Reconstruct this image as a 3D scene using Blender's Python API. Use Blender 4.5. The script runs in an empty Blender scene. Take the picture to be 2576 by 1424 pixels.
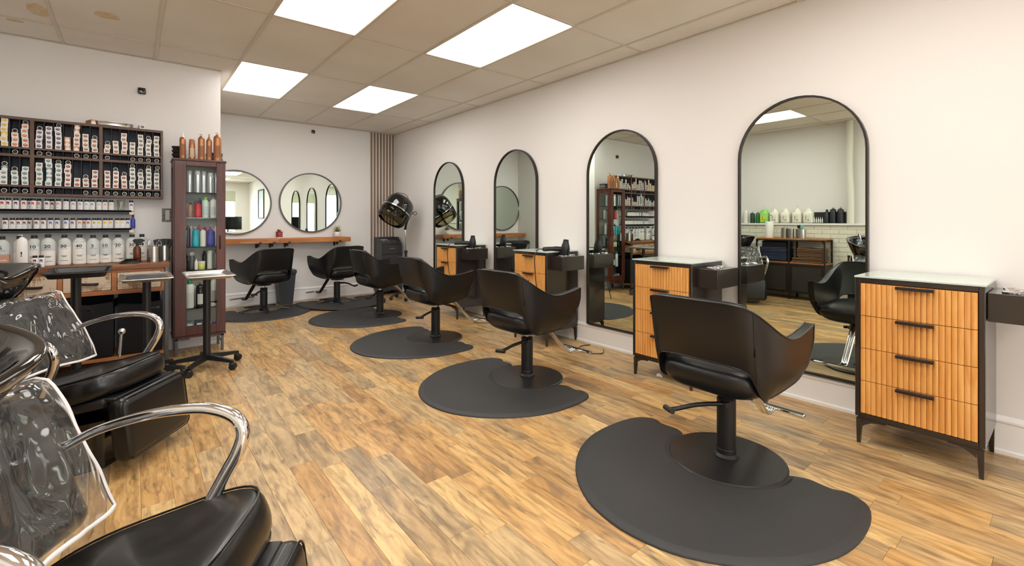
import bpy, bmesh, math, random
from mathutils import Vector, Matrix, noise
SC = bpy.context.scene
COL = SC.collection
PI = math.pi
rnd = random.Random(7)

# ---------------------------------------------------------------- camera, world, exposure
cd = bpy.data.cameras.new('camera')
cam = bpy.data.objects.new('camera', cd)
COL.objects.link(cam)
cam.location = (0, 0, 1.196)
cam.rotation_euler = (PI/2, 0, -math.radians(39.22))
cd.sensor_width = 36.0
cd.lens = 36.0 * 1166 / 2576
cd.shift_y = -156 / 2576
cd.clip_start = 0.02
SC.camera = cam
SC.view_settings.view_transform = 'Standard'
SC.view_settings.look = 'None'
SC.view_settings.gamma = 1
SC.view_settings.use_curve_mapping = False
SC.view_settings.exposure = 0.24
W = bpy.data.worlds.new('world')
SC.world = W
W.use_nodes = True
bg = W.node_tree.nodes['Background']
bg.inputs[0].default_value = (0.80, 0.88, 1.0, 1)
bg.inputs[1].default_value = 7.0
PANEL_STRENGTH = 7.5

# ---------------------------------------------------------------- helpers
def lin(c):
    return tuple(((v/255)/12.92 if v/255 <= .04045 else ((v/255+.055)/1.055)**2.4) for v in c) + (1,)

class N:
    def __init__(s, name):
        s.m = bpy.data.materials.new(name); s.m.use_nodes = True
        s.t = s.m.node_tree; s.b = s.t.nodes['Principled BSDF']; s.out = s.t.nodes['Material Output']
    def n(s, typ, **kw):
        x = s.t.nodes.new(typ)
        for k, v in kw.items():
            if k.startswith('i_'):
                x.inputs[k[2:].replace('_', ' ')].default_value = v
            else: setattr(x, k, v)
        return x
    def l(s, a, b): s.t.links.new(a, b)

def M(name, col, rough=.5, metal=0., var=0., scale=8., bump=0., bscale=200., coat=0., trans=0., alpha=1., emit=0., spec=.5, stretch=None, col2=None, detail=4, ecol=None, bdist=.002):
    s = N(name); b = s.b
    c = lin(col) if len(col) == 3 else col
    b.inputs['Base Color'].default_value = c
    b.inputs['Roughness'].default_value = rough
    b.inputs['Metallic'].default_value = metal
    b.inputs['Coat Weight'].default_value = coat
    b.inputs['Coat Roughness'].default_value = .08
    b.inputs['Transmission Weight'].default_value = trans
    b.inputs['Alpha'].default_value = alpha
    b.inputs['Specular IOR Level'].default_value = spec
    if emit:
        b.inputs['Emission Color'].default_value = lin(ecol) if ecol else c
        b.inputs['Emission Strength'].default_value = emit
    tc = s.n('ShaderNodeTexCoord')
    src = tc.outputs['Object']
    if stretch:
        mp = s.n('ShaderNodeMapping'); mp.inputs['Scale'].default_value = stretch
        s.l(src, mp.inputs[0]); src = mp.outputs[0]
    if var or col2:
        nz = s.n('ShaderNodeTexNoise'); nz.inputs['Scale'].default_value = scale; nz.inputs['Detail'].default_value = detail
        s.l(src, nz.inputs['Vector'])
        mx = s.n('ShaderNodeMixRGB')
        if col2:
            cr = s.n('ShaderNodeValToRGB'); cr.color_ramp.elements[0].position = .35; cr.color_ramp.elements[1].position = .65
            s.l(nz.outputs['Fac'], cr.inputs[0]); s.l(cr.outputs[0], mx.inputs[0])
            mx.inputs[1].default_value = c; mx.inputs[2].default_value = lin(col2)
        else:
            s.l(nz.outputs['Fac'], mx.inputs[0])
            mx.inputs[1].default_value = tuple(v*(1-var) for v in c[:3])+(1,)
            mx.inputs[2].default_value = tuple(min(1, v*(1+var)) for v in c[:3])+(1,)
        s.l(mx.outputs[0], b.inputs['Base Color'])
    if bump:
        nb = s.n('ShaderNodeTexNoise'); nb.inputs['Scale'].default_value = bscale; nb.inputs['Detail'].default_value = 3
        s.l(src, nb.inputs['Vector'])
        bp = s.n('ShaderNodeBump'); bp.inputs['Strength'].default_value = bump; bp.inputs['Distance'].default_value = bdist
        s.l(nb.outputs['Fac'], bp.inputs['Height']); s.l(bp.outputs[0], b.inputs['Normal'])
    return s.m

def sgn(v): return 1 if v >= 0 else -1

class MB:
    """collects faces; one MB becomes one mesh object"""
    def __init__(s): s.v = []; s.f = []; s.m = []; s.T = None; s.flat = []
    def add(s, vs, fs, mi=0):
        o = len(s.v)
        if s.T is not None: vs = [tuple(s.T @ Vector(p)) for p in vs]
        s.v += [tuple(p) for p in vs]; s.f += [tuple(i+o for i in f) for f in fs]; s.m += [mi]*len(fs)
        return s
    def box(s, x0, x1, y0, y1, z0, z1, mi=0):
        vs = [(x0,y0,z0),(x1,y0,z0),(x1,y1,z0),(x0,y1,z0),(x0,y0,z1),(x1,y0,z1),(x1,y1,z1),(x0,y1,z1)]
        return s.add(vs, [(0,3,2,1),(4,5,6,7),(0,1,5,4),(1,2,6,5),(2,3,7,6),(3,0,4,7)], mi)
    def bbox(s, x0, x1, y0, y1, z0, z1, c=.003, mi=0):
        """box with chamfered edges"""
        cx, cy, cz = (x0+x1)/2, (y0+y1)/2, (z0+z1)/2
        return s.rbox(cx, cy, cz, x1-x0, y1-y0, z1-z0, c, 1, mi)
    def rbox(s, cx, cy, cz, sx, sy, sz, r, seg=3, mi=0):
        r = min(r, sx/2-1e-5, sy/2-1e-5, sz/2-1e-5)
        hx, hy, hz = sx/2-r, sy/2-r, sz/2-r
        lats = []
        for i in range(seg+1): lats.append((-PI/2+PI/2*i/seg, -1))
        for i in range(seg+1): lats.append((PI/2*i/seg, 1))
        lons = []
        for q in range(4):
            for i in range(seg+1): lons.append((q*PI/2+PI/2*i/seg, q))
        qs = [(1,1),(-1,1),(-1,-1),(1,-1)]
        vs = []
        for la, zs in lats:
            for lo, q in lons:
                vs.append((cx+qs[q][0]*hx+r*math.cos(la)*math.cos(lo), cy+qs[q][1]*hy+r*math.cos(la)*math.sin(lo), cz+zs*hz+r*math.sin(la)))
        n = len(lons); fs = []
        for i in range(len(lats)-1):
            for j in range(n):
                fs.append((i*n+j, i*n+(j+1)%n, (i+1)*n+(j+1)%n, (i+1)*n+j))
        fs.append(tuple(reversed(range(n)))); fs.append(tuple(range((len(lats)-1)*n, len(lats)*n)))
        return s.add(vs, fs, mi)
    def lathe(s, prof, cx=0, cy=0, cz=0, n=24, sx=1, sy=1, mi=0, cap=True):
        vs = []; fs = []
        for r, z in prof:
            for k in range(n):
                a = 2*PI*k/n; vs.append((cx+r*sx*math.cos(a), cy+r*sy*math.sin(a), cz+z))
        for i in range(len(prof)-1):
            for k in range(n):
                fs.append((i*n+k, i*n+(k+1)%n, (i+1)*n+(k+1)%n, (i+1)*n+k))
        if cap:
            if prof[0][0] > 1e-6: fs.append(tuple(reversed(range(n))))
            if prof[-1][0] > 1e-6: fs.append(tuple(range((len(prof)-1)*n, len(prof)*n)))
        return s.add(vs, fs, mi)
    def cyl(s, cx, cy, z0, z1, r, n=20, mi=0, sx=1, sy=1, c=0):
        if c: return s.lathe([(r-c,z0),(r,z0+c),(r,z1-c),(r-c,z1)], cx, cy, 0, n, sx, sy, mi)
        return s.lathe([(r,z0),(r,z1)], cx, cy, 0, n, sx, sy, mi)
    def tube(s, pts, r, n=10, mi=0, flat=1., closed=False, up=None):
        """tube along points; r number or list; flat squashes the second axis"""
        P = [Vector(p) for p in pts]; L = len(P)
        rs = r if isinstance(r, (list, tuple)) else [r]*L
        vs = []; pn = None
        for i in range(L):
            if closed: d = P[(i+1) % L]-P[i-1]
            else: d = P[min(i+1, L-1)]-P[max(i-1, 0)]
            d.normalize()
            if pn is None:
                u = Vector(up) if up else (Vector((0,0,1)) if abs(d.z) < .9 else Vector((1,0,0)))
                pn = (u - d*u.dot(d)).normalized()
            else:
                pn = (pn - d*pn.dot(d)).normalized()
            bn = d.cross(pn)
            for k in range(n):
                a = 2*PI*k/n
                vs.append(tuple(P[i]+pn*math.cos(a)*rs[i]*flat+bn*math.sin(a)*rs[i]))
        fs = []
        m = L if closed else L-1
        for i in range(m):
            i2 = (i+1) % L
            for k in range(n):
                fs.append((i*n+k, i*n+(k+1)%n, i2*n+(k+1)%n, i2*n+k))
        if not closed:
            fs.append(tuple(reversed(range(n)))); fs.append(tuple(range((L-1)*n, L*n)))
        return s.add(vs, fs, mi)
    def prism(s, poly, z0, z1, mi=0, axis='z'):
        """extrude a CCW polygon; axis tells which axis the extrusion follows"""
        n = len(poly)
        def P(a, b, h):
            return (a,b,h) if axis == 'z' else ((h,a,b) if axis == 'x' else (a,h,b))
        vs = [P(a,b,z0) for a,b in poly]+[P(a,b,z1) for a,b in poly]
        fs = [tuple(reversed(range(n))), tuple(range(n, 2*n))]
        for i in range(n): fs.append((i, (i+1)%n, n+(i+1)%n, n+i))
        return s.add(vs, fs, mi)
    def grid(s, rows, mi=0, closed=False):
        nr, nc = len(rows), len(rows[0]); vs = [p for r in rows for p in r]; fs = []
        for i in range(nr-1):
            for j in range(nc if closed else nc-1):
                fs.append((i*nc+j, i*nc+(j+1)%nc, (i+1)*nc+(j+1)%nc, (i+1)*nc+j))
        return s.add(vs, fs, mi)
    def mesh(s, name, mats, ang=40):
        me = bpy.data.meshes.new(name)
        me.from_pydata(s.v, [], s.f)
        for m in (mats if isinstance(mats, (list, tuple)) else [mats]): me.materials.append(m)
        if len(me.materials) > 1: me.polygons.foreach_set('material_index', s.m)
        if ang:
            me.polygons.foreach_set('use_smooth', [True]*len(me.polygons))
            me.set_sharp_from_angle(angle=math.radians(ang))
        me.update()
        return me
    def obj(s, name, mats, parent=None, loc=None, rz=0, ang=40, sub=0, solid=0, off=-1):
        o = bpy.data.objects.new(name, s.mesh(name, mats, ang)); COL.objects.link(o)
        if parent: o.parent = parent
        if loc: o.location = loc
        if rz: o.rotation_euler = (0,0,rz)
        if solid:
            q = o.modifiers.new('s', 'SOLIDIFY'); q.thickness = solid; q.offset = off
        if sub:
            q = o.modifiers.new('u', 'SUBSURF'); q.levels = sub; q.render_levels = sub
        return o

def new(name, me, parent=None, loc=None, rz=0):
    o = bpy.data.objects.new(name, me); COL.objects.link(o)
    if parent: o.parent = parent
    if loc: o.location = loc
    if rz: o.rotation_euler = (0,0,rz)
    return o
def tag(o, label=None, cat=None, group=None, kind=None):
    if label: o['label'] = label
    if cat: o['category'] = cat
    if group: o['group'] = group
    if kind: o['kind'] = kind
    return o
def thing(name, loc, label, cat, group=None, rz=0):
    o = bpy.data.objects.new(name, None); COL.objects.link(o); o.empty_display_size = .05
    o.location = loc; o.rotation_euler = (0,0,rz)
    return tag(o, label, cat, group)
KIDS = {}
def dup(root, loc, label, rz=None, group=None):
    def cp(o, par):
        c = o.copy(); COL.objects.link(c); c.parent = par
        for ch in o.children: cp(ch, c)
        return c
    r = cp(root, None); r.location = loc
    if rz is not None: r.rotation_euler = (0,0,rz)
    r['label'] = label
    if group: r['group'] = group
    return r
def smooth(pts, k=6, closed=False):
    """catmull-rom through points"""
    P = [Vector(p) for p in pts]; out = []; L = len(P)
    for i in range(L if closed else L-1):
        if closed: a,b,c,d = P[i-1],P[i],P[(i+1)%L],P[(i+2)%L]
        else: a,b,c,d = P[max(i-1,0)],P[i],P[i+1],P[min(i+2,L-1)]
        for j in range(k):
            t = j/k
            out.append(.5*((2*b)+(c-a)*t+(2*a-5*b+4*c-d)*t*t+(3*b-a-3*c+d)*t**3))
    if not closed: out.append(P[-1])
    return out
_txt = {}
def text_mesh(body, size, mat, extr=.0004, align='CENTER'):
    k = (body, size, mat.name, align)
    if k in _txt: return _txt[k]
    cu = bpy.data.curves.new('t', 'FONT'); cu.body = body; cu.size = size; cu.extrude = extr; cu.align_x = align; cu.align_y = 'CENTER'; cu.resolution_u = 3; cu.offset = size*.018
    o = bpy.data.objects.new('t', cu); COL.objects.link(o)
    bpy.context.view_layer.update()
    me = bpy.data.meshes.new_from_object(o.evaluated_get(bpy.context.evaluated_depsgraph_get()))
    bpy.data.objects.remove(o); me.materials.clear(); me.materials.append(mat)
    me.transform(Matrix.Rotation(PI/2, 4, 'X'))     # faces -Y, upright
    _txt[k] = me
    return me
ORD = ['', 'first','second','third','fourth','fifth','sixth','seventh','eighth','ninth','tenth','eleventh','twelfth','thirteenth','fourteenth','fifteenth','sixteenth','seventeenth','eighteenth','nineteenth','twentieth','twenty-first','twenty-second','twenty-third','twenty-fourth']

# ---------------------------------------------------------------- materials
m_wall = M('wall_paint', (232,228,224), .75, bump=.12, bscale=60, stretch=(1,1,.25), bdist=.003)
m_trim = M('trim_paint', (240,238,236), .4)
m_tile = N('ceiling_tile')
def _tile():
    s = m_tile
    g = s.n('ShaderNodeNewGeometry')
    n1 = s.n('ShaderNodeTexNoise', i_Scale=1.1, i_Detail=3.)
    n2 = s.n('ShaderNodeTexNoise', i_Scale=95., i_Detail=2.)
    n3 = s.n('ShaderNodeTexVoronoi', i_Scale=70.)
    for q in (n1, n2, n3): s.l(g.outputs['Position'], q.inputs['Vector'])
    r1 = s.n('ShaderNodeValToRGB'); e = r1.color_ramp.elements; e[0].position = .3; e[0].color = lin((224,216,204)); e[1].position = .7; e[1].color = lin((234,229,220))
    s.l(n1.outputs['Fac'], r1.inputs[0])
    r3 = s.n('ShaderNodeValToRGB'); e = r3.color_ramp.elements; e[0].position = .05; e[0].color = (1,1,1,1); e[1].position = .14; e[1].color = (0,0,0,1)
    s.l(n3.outputs['Distance'], r3.inputs[0])
    r2 = s.n('ShaderNodeValToRGB'); e = r2.color_ramp.elements; e[0].position = .50; e[0].color = (0,0,0,1); e[1].position = .60; e[1].color = (1,1,1,1)
    s.l(n2.outputs['Fac'], r2.inputs[0])
    mu = s.n('ShaderNodeMath', operation='MULTIPLY'); s.l(r3.outputs[0], mu.inputs[0]); s.l(r2.outputs[0], mu.inputs[1])
    mx = s.n('ShaderNodeMixRGB'); s.l(mu.outputs[0], mx.inputs[0]); s.l(r1.outputs[0], mx.inputs[1]); mx.inputs[2].default_value = lin((140,122,104))
    s.l(mx.outputs[0], s.b.inputs['Base Color']); s.b.inputs['Roughness'].default_value = .9
_tile()
m_tile = m_tile.m
m_tbar = M('grid_metal', (212,203,188), .5)
m_stain = M('water_stain', (212,184,144), .9, col2=(224,208,180), scale=30)
m_white = M('white_plastic', (235,235,232), .35)
m_frost = M('light_diffuser', (255,250,240), .5, emit=PANEL_STRENGTH, ecol=(255,252,248))
m_mirror = M('mirror_glass', (222,232,224), .0, metal=1.)
m_blackframe = M('dark_bronze_metal', (46,38,36), .35, metal=.3)
m_black = M('matte_black', (26,25,26), .45)
m_blackg = M('gloss_black', (10,9,9), .08, coat=.6)
m_leather = M('black_leatherette', (18,18,19), .36, bump=.25, bscale=900, var=.2, scale=5, bdist=.0006)
m_pipe = M('black_piping', (16,16,17), .3)
m_chrome = M('chrome', (225,225,228), .06, metal=1.)
m_steel = M('brushed_steel', (190,186,180), .28, metal=1., bump=.1, bscale=300, stretch=(1,1,.05))
m_mat = M('rubber_mat', (47,47,48), .62, bump=.12, bscale=500, var=.12, scale=4)
m_espresso = M('espresso_laminate', (44,36,33), .24, coat=.4)
m_frostglass = M('frosted_glass_top', (196,210,200), .12, spec=.8)
m_roundframe = M('grey_metal', (92,90,92), .4, metal=.5)
m_plast = M('black_plastic', (24,24,25), .4)
def thin_glass(name, tint, blend):
    s = N(name); s.t.nodes.remove(s.b)
    tr = s.n('ShaderNodeBsdfTransparent'); tr.inputs[0].default_value = tint
    gl = s.n('ShaderNodeBsdfGlossy'); gl.inputs['Roughness'].default_value = .02
    lw = s.n('ShaderNodeLayerWeight'); lw.inputs['Blend'].default_value = blend
    mx = s.n('ShaderNodeMixShader'); s.l(lw.outputs['Fresnel'], mx.inputs[0]); s.l(tr.outputs[0], mx.inputs[1]); s.l(gl.outputs[0], mx.inputs[2]); s.l(mx.outputs[0], s.out.inputs[0])
    return s.m
m_glass = thin_glass('clear_glass', (.97,.985,.975,1), .07)
m_shelfglass = thin_glass('shelf_glass', (.80,.90,.85,1), .36)

def wood(name, c1, c2, c3=None, axis='x', rough=.4, scale=1., bump=.15, coat=0.):
    s = N(name); tc = s.n('ShaderNodeTexCoord'); mp = s.n('ShaderNodeMapping')
    k = {'x': (1.2,14,14), 'y': (14,1.2,14), 'z': (14,14,1.2)}[axis]
    mp.inputs['Scale'].default_value = tuple(v*scale for v in k)
    s.l(tc.outputs['Object'], mp.inputs[0])
    n1 = s.n('ShaderNodeTexNoise', i_Scale=1.6, i_Detail=7., i_Distortion=1.2); s.l(mp.outputs[0], n1.inputs['Vector'])
    r = s.n('ShaderNodeValToRGB'); e = r.color_ramp.elements
    e[0].position = .3; e[0].color = lin(c1); e[1].position = .7; e[1].color = lin(c2)
    if c3: x = e.new(.5); x.color = lin(c3)
    s.l(n1.outputs['Fac'], r.inputs[0]); s.l(r.outputs[0], s.b.inputs['Base Color'])
    s.b.inputs['Roughness'].default_value = rough; s.b.inputs['Coat Weight'].default_value = coat
    if bump:
        bp = s.n('ShaderNodeBump'); bp.inputs['Strength'].default_value = bump; bp.inputs['Distance'].default_value = .002
        s.l(n1.outputs['Fac'], bp.inputs['Height']); s.l(bp.outputs[0], s.b.inputs['Normal'])
    return s.m
m_fluted = wood('oak_fluted', (206,138,66), (230,172,98), (218,154,80), 'z', .42)
m_cab = wood('mahogany', (60,26,15), (96,46,28), None, 'z', .42, coat=.05)
m_rack = wood('walnut_laminate', (84,62,52), (108,82,68), None, 'x', .5, .6)
m_rackback = wood('dark_stained_back', (44,48,58), (66,70,80), None, 'z', .6, .6)
m_slat = wood('slat_wood', (130,104,84), (152,126,104), None, 'z', .6)
m_wshelf = wood('live_edge_shelf', (150,90,44), (196,128,66), (170,106,54), 'x', .4, .5)
m_rough = wood('reclaimed_top', (150,92,50), (206,146,90), (110,66,38), 'x', .5, .5, .4)
m_drawer = N('distressed_drawer')
def _dr():
    s = m_drawer; tc = s.n('ShaderNodeTexCoord'); cols = []
    for sc in ((3,3,90),(90,3,3)):
        mp = s.n('ShaderNodeMapping'); mp.inputs['Scale'].default_value = sc; s.l(tc.outputs['Object'], mp.inputs[0])
        nz = s.n('ShaderNodeTexNoise', i_Scale=1.6, i_Detail=5.); s.l(mp.outputs[0], nz.inputs['Vector']); cols.append(nz)
    nb = s.n('ShaderNodeTexNoise', i_Scale=9., i_Detail=4.); s.l(tc.outputs['Object'], nb.inputs['Vector'])
    mx = s.n('ShaderNodeMath', operation='MAXIMUM'); s.l(cols[0].outputs['Fac'], mx.inputs[0]); s.l(cols[1].outputs['Fac'], mx.inputs[1])
    ad = s.n('ShaderNodeMath', operation='ADD'); s.l(mx.outputs[0], ad.inputs[0]); s.l(nb.outputs['Fac'], ad.inputs[1])
    r = s.n('ShaderNodeValToRGB'); e = r.color_ramp.elements; e[0].position = .94; e[0].color = lin((150,112,84)); e[1].position = 1.0; e[1].color = lin((206,186,162))
    s.l(ad.outputs[0], r.inputs[0]); s.l(r.outputs[0], s.b.inputs['Base Color']); s.b.inputs['Roughness'].default_value = .7
_dr(); m_drawer = m_drawer.m

def floor_material():
    s = N('vinyl_plank'); b = s.b
    at = s.n('ShaderNodeAttribute', attribute_name='seed')
    g = s.n('ShaderNodeNewGeometry')
    off = s.n('ShaderNodeVectorMath', operation='SCALE'); off.inputs[0].default_value = (37,91,13); s.l(at.outputs['Fac'], off.inputs['Scale'])
    ad = s.n('ShaderNodeVectorMath', operation='ADD'); s.l(g.outputs['Position'], ad.inputs[0]); s.l(off.outputs[0], ad.inputs[1])
    mp = s.n('ShaderNodeMapping'); mp.inputs['Scale'].default_value = (22,2.2,1); s.l(ad.outputs[0], mp.inputs[0])
    g1 = s.n('ShaderNodeTexNoise', i_Scale=1.5, i_Detail=8., i_Distortion=.8); s.l(mp.outputs[0], g1.inputs['Vector'])
    mp2 = s.n('ShaderNodeMapping'); mp2.inputs['Scale'].default_value = (7,2.6,1); s.l(ad.outputs[0], mp2.inputs[0])
    g2 = s.n('ShaderNodeTexNoise', i_Scale=1.7, i_Detail=9., i_Distortion=1.); s.l(mp2.outputs[0], g2.inputs['Vector'])
    base = s.n('ShaderNodeValToRGB'); cr = base.color_ramp; cr.interpolation = 'LINEAR'
    cols = [(0,(198,148,92)),(.17,(218,170,110)),(.33,(178,150,116)),(.5,(226,184,126)),(.65,(190,140,86)),(.82,(208,174,128)),(1,(168,130,90))]
    cr.elements[0].position = 0; cr.elements[0].color = lin(cols[0][1]); cr.elements[1].position = 1; cr.elements[1].color = lin(cols[-1][1])
    for p, c in cols[1:-1]: x = cr.elements.new(p); x.color = lin(c)
    s.l(at.outputs['Fac'], base.inputs[0])
    gr = s.n('ShaderNodeValToRGB'); e = gr.color_ramp.elements; e[0].position = .34; e[0].color = (.56,.53,.50,1); e[1].position = .56; e[1].color = (1.06,1.05,1.0,1)
    s.l(g1.outputs['Fac'], gr.inputs[0])
    m1 = s.n('ShaderNodeMixRGB', blend_type='MULTIPLY'); m1.inputs[0].default_value = .8; s.l(base.outputs[0], m1.inputs[1]); s.l(gr.outputs[0], m1.inputs[2])
    kn = s.n('ShaderNodeValToRGB'); e = kn.color_ramp.elements; e[0].position = .33; e[0].color = (1,1,1,1); e[1].position = .47; e[1].color = (0,0,0,1)
    s.l(g2.outputs['Fac'], kn.inputs[0])
    km = s.n('ShaderNodeMath', operation='MULTIPLY'); km.inputs[1].default_value = .5; s.l(kn.outputs[0], km.inputs[0])
    m2 = s.n('ShaderNodeMixRGB'); m2.inputs[2].default_value = lin((104,90,76)); s.l(km.outputs[0], m2.inputs[0]); s.l(m1.outputs[0], m2.inputs[1])
    hi = s.n('ShaderNodeValToRGB'); e = hi.color_ramp.elements; e[0].position = .55; e[0].color = (0,0,0,1); e[1].position = .75; e[1].color = (1,1,1,1)
    s.l(g2.outputs['Fac'], hi.inputs[0])
    hm = s.n('ShaderNodeMath', operation='MULTIPLY'); hm.inputs[1].default_value = .5; s.l(hi.outputs[0], hm.inputs[0])
    m3 = s.n('ShaderNodeMixRGB'); m3.inputs[2].default_value = lin((236,198,142)); s.l(hm.outputs[0], m3.inputs[0]); s.l(m2.outputs[0], m3.inputs[1])
    mp3 = s.n('ShaderNodeMapping'); mp3.inputs['Scale'].default_value = (34,4.5,1); s.l(ad.outputs[0], mp3.inputs[0])
    g3 = s.n('ShaderNodeTexNoise', i_Scale=1.4, i_Detail=5., i_Distortion=.9); s.l(mp3.outputs[0], g3.inputs['Vector'])
    sp = s.n('ShaderNodeValToRGB'); e = sp.color_ramp.elements; e[0].position = .30; e[0].color = (.50,.46,.42,1); e[1].position = .42; e[1].color = (1,1,1,1)
    s.l(g3.outputs['Fac'], sp.inputs[0])
    wv = s.n('ShaderNodeTexWave', wave_type='RINGS', rings_direction='Y'); wv.inputs['Scale'].default_value = .9; wv.inputs['Distortion'].default_value = 14.; wv.inputs['Detail'].default_value = 3.; wv.inputs['Detail Scale'].default_value = 1.2
    s.l(mp2.outputs[0], wv.inputs['Vector'])
    wr = s.n('ShaderNodeValToRGB'); e = wr.color_ramp.elements; e[0].position = 0; e[0].color = (.86,.84,.81,1); e[1].position = .5; e[1].color = (1.03,1.03,1.03,1); s.l(wv.outputs['Fac'], wr.inputs[0])
    m4 = s.n('ShaderNodeMixRGB', blend_type='MULTIPLY'); m4.inputs[0].default_value = .8; s.l(m3.outputs[0], m4.inputs[1]); s.l(sp.outputs[0], m4.inputs[2])
    m5 = s.n('ShaderNodeMixRGB', blend_type='MULTIPLY'); m5.inputs[0].default_value = 1.; s.l(m4.outputs[0], m5.inputs[1]); s.l(wr.outputs[0], m5.inputs[2])
    m3 = m5
    hs = s.n('ShaderNodeHueSaturation'); hs.inputs['Saturation'].default_value = .97; hs.inputs['Value'].default_value = .90; hs.inputs['Hue'].default_value = .506
    s.l(m3.outputs[0], hs.inputs['Color']); s.l(hs.outputs[0], b.inputs['Base Color'])
    b.inputs['Roughness'].default_value = .33
    bp = s.n('ShaderNodeBump'); bp.inputs['Strength'].default_value = .12; bp.inputs['Distance'].default_value = .002
    s.l(g1.outputs['Fac'], bp.inputs['Height']); s.l(bp.outputs[0], b.inputs['Normal'])
    return s.m
m_floor = floor_material()
m_seam = M('floor_seam', (120,88,60), .8)
m_brick = M('painted_brick', (226,222,204), .6, bump=.4, bscale=40)
m_mortar = M('painted_mortar', (212,208,190), .8)

# ---------------------------------------------------------------- room shell
XR, XL, YB, YF, YP, XP, ZC = 3.475, -1.32, 7.45, -5.6, 5.366, 0.664, 2.672
fl = MB().box(XL-.1, XR+.1, YF-.1, YB+.1, -.12, -.006).obj('floor', m_seam); tag(fl, kind='structure')
PW = .112
planks = []
x = XL
ci = 0
while x < XR-.001:
    x1 = min(x+PW, XR)
    y = YF - rnd.random()*.8
    while y < YB:
        L = rnd.choice([.35,.45,.6,.75,.9])
        y0, y1 = max(y, YF), min(y+L, YB)
        if y1 > YF+.02 and y1-y0 > .02 and not (x1 < XP and y0 > YP):
            planks.append((x, x1, y0, y1, rnd.random()))
        y += L
    x = x1; ci += 1
def plank_mesh(mb, p):
    x0, x1, y0, y1, sd = p; g = .0003; c = .0008
    z0, z1 = -.006, 0.
    vs = [(x0+g,y0+g,z0),(x1-g,y0+g,z0),(x1-g,y1-g,z0),(x0+g,y1-g,z0),(x0+g,y0+g,z1-c),(x1-g,y0+g,z1-c),(x1-g,y1-g,z1-c),(x0+g,y1-g,z1-c),
          (x0+g+c,y0+g+c,z1),(x1-g-c,y0+g+c,z1),(x1-g-c,y1-g-c,z1),(x0+g+c,y1-g-c,z1)]
    fs = [(8,9,10,11)]+[(i,(i+1)%4,4+(i+1)%4,4+i) for i in range(4)]+[(4+i,4+(i+1)%4,8+(i+1)%4,8+i) for i in range(4)]
    mb.add(vs, fs)
    return [sd]*len(fs)
def seed_attr(me, vals):
    a = me.attributes.new('seed', 'FLOAT', 'FACE'); a.data.foreach_set('value', vals)
cs, sn = math.cos(math.radians(39.22)), math.sin(math.radians(39.22))
def view(p):
    cx, cy = (p[0]+p[1])/2, (p[2]+p[3])/2
    fw = cx*sn+cy*cs; rt = cx*cs-cy*sn
    return fw if fw > .9 and abs(rt/fw) < 1.15 and cx < XR else None
vis = sorted([p for p in planks if view(p)], key=view)
near = set(vis[:300])
mb = MB(); sv = []
for p in planks:
    if p in near:
        q = MB(); v = plank_mesh(q, p); o = q.obj('floor_plank', m_floor, fl, ang=0); seed_attr(o.data, v)
    else: sv += plank_mesh(mb, p)
o = mb.obj('floor_planks', m_floor, fl, ang=0); seed_attr(o.data, sv); tag(o, kind='stuff')

def struct(name, mb, mats, parent=None): return tag(mb.obj(name, mats, parent), kind='structure') if not parent else mb.obj(name, mats, parent)
struct('wall_right', MB().box(XR, XR+.12, YF-.1, YB+.12, -.006, 2.8), m_wall)
struct('wall_back', MB().box(XP-.2, XR, YB, YB+.12, -.006, 2.8), m_wall)
struct('wall_partition', MB().box(XL, XP, YP, YB, -.006, 2.8), m_wall)
wl = struct('wall_left', MB().box(XL-.12, XL, YF-.1, YB, -.006, 2.8), m_wall)
# brick lower half of left wall, ledge on top
BX = XL+.10
MB().box(XL, BX-.006, YF, YP, 0, 1.13).obj('brick_backing', m_mortar, wl)
MB().bbox(XL, BX+.03, YF, YP, 1.13, 1.16, .004).obj('ledge', m_trim, wl)
bh, bl = .0665, .215
bm_ = MB(); k = 0
full = MB().bbox(-.02, 0, .004, bl-.004, .004, bh-.004, .003).mesh('brick', m_brick)
for r in range(17):
    y = 1.3 - (bl/2 if r % 2 else 0)
    while y < 4.6:
        new('brick', full, wl, (BX+rnd.uniform(-.0015,.0015), y, r*bh)); k += 1
        y += bl
for r in range(17):
    for (a, b) in ((YF, 1.3-(bl/2 if r % 2 else 0)), (None, YP)):
        if a is None: a = (1.3-(bl/2 if r % 2 else 0)) + bl*math.ceil((4.6-(1.3-(bl/2 if r % 2 else 0)))/bl)
        y = a
        while y < b-.02:
            bm_.box(BX-.02, BX, y+.004, min(y+bl, b)-.004, r*bh+.004, r*bh+bh-.004); y += bl
tag(bm_.obj('bricks', m_brick, wl), kind='stuff')
# front wall with shop windows
wf = MB()
wf.box(XL, XR, YF-.12, YF, -.006, .45); wf.box(XL, XR, YF-.12, YF, 2.35, 2.8)
for a, b in ((XL, -1.0), (.75,.95), (3.05, XR)): wf.box(a, b, YF-.12, YF, .45, 2.35)
struct('wall_front', wf, m_wall)
for i, (a, b) in enumerate(((-1.0,.75),(.95,3.05))):
    w = MB()
    for q in ((a,a+.05,.45,2.35),(b-.05,b,.45,2.35),(a+.05,b-.05,.45,.5),(a+.05,b-.05,2.3,2.35),((a+b)/2-.02,(a+b)/2+.02,.5,2.3)): w.box(q[0],q[1],YF-.09,YF-.03,q[2],q[3])
    wo = tag(w.obj('window_%d' % (i+1), m_trim), kind='structure')
    MB().box(a+.05,b-.05,YF-.064,YF-.058,.5,2.3).obj('pane', m_glass, wo)
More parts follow.
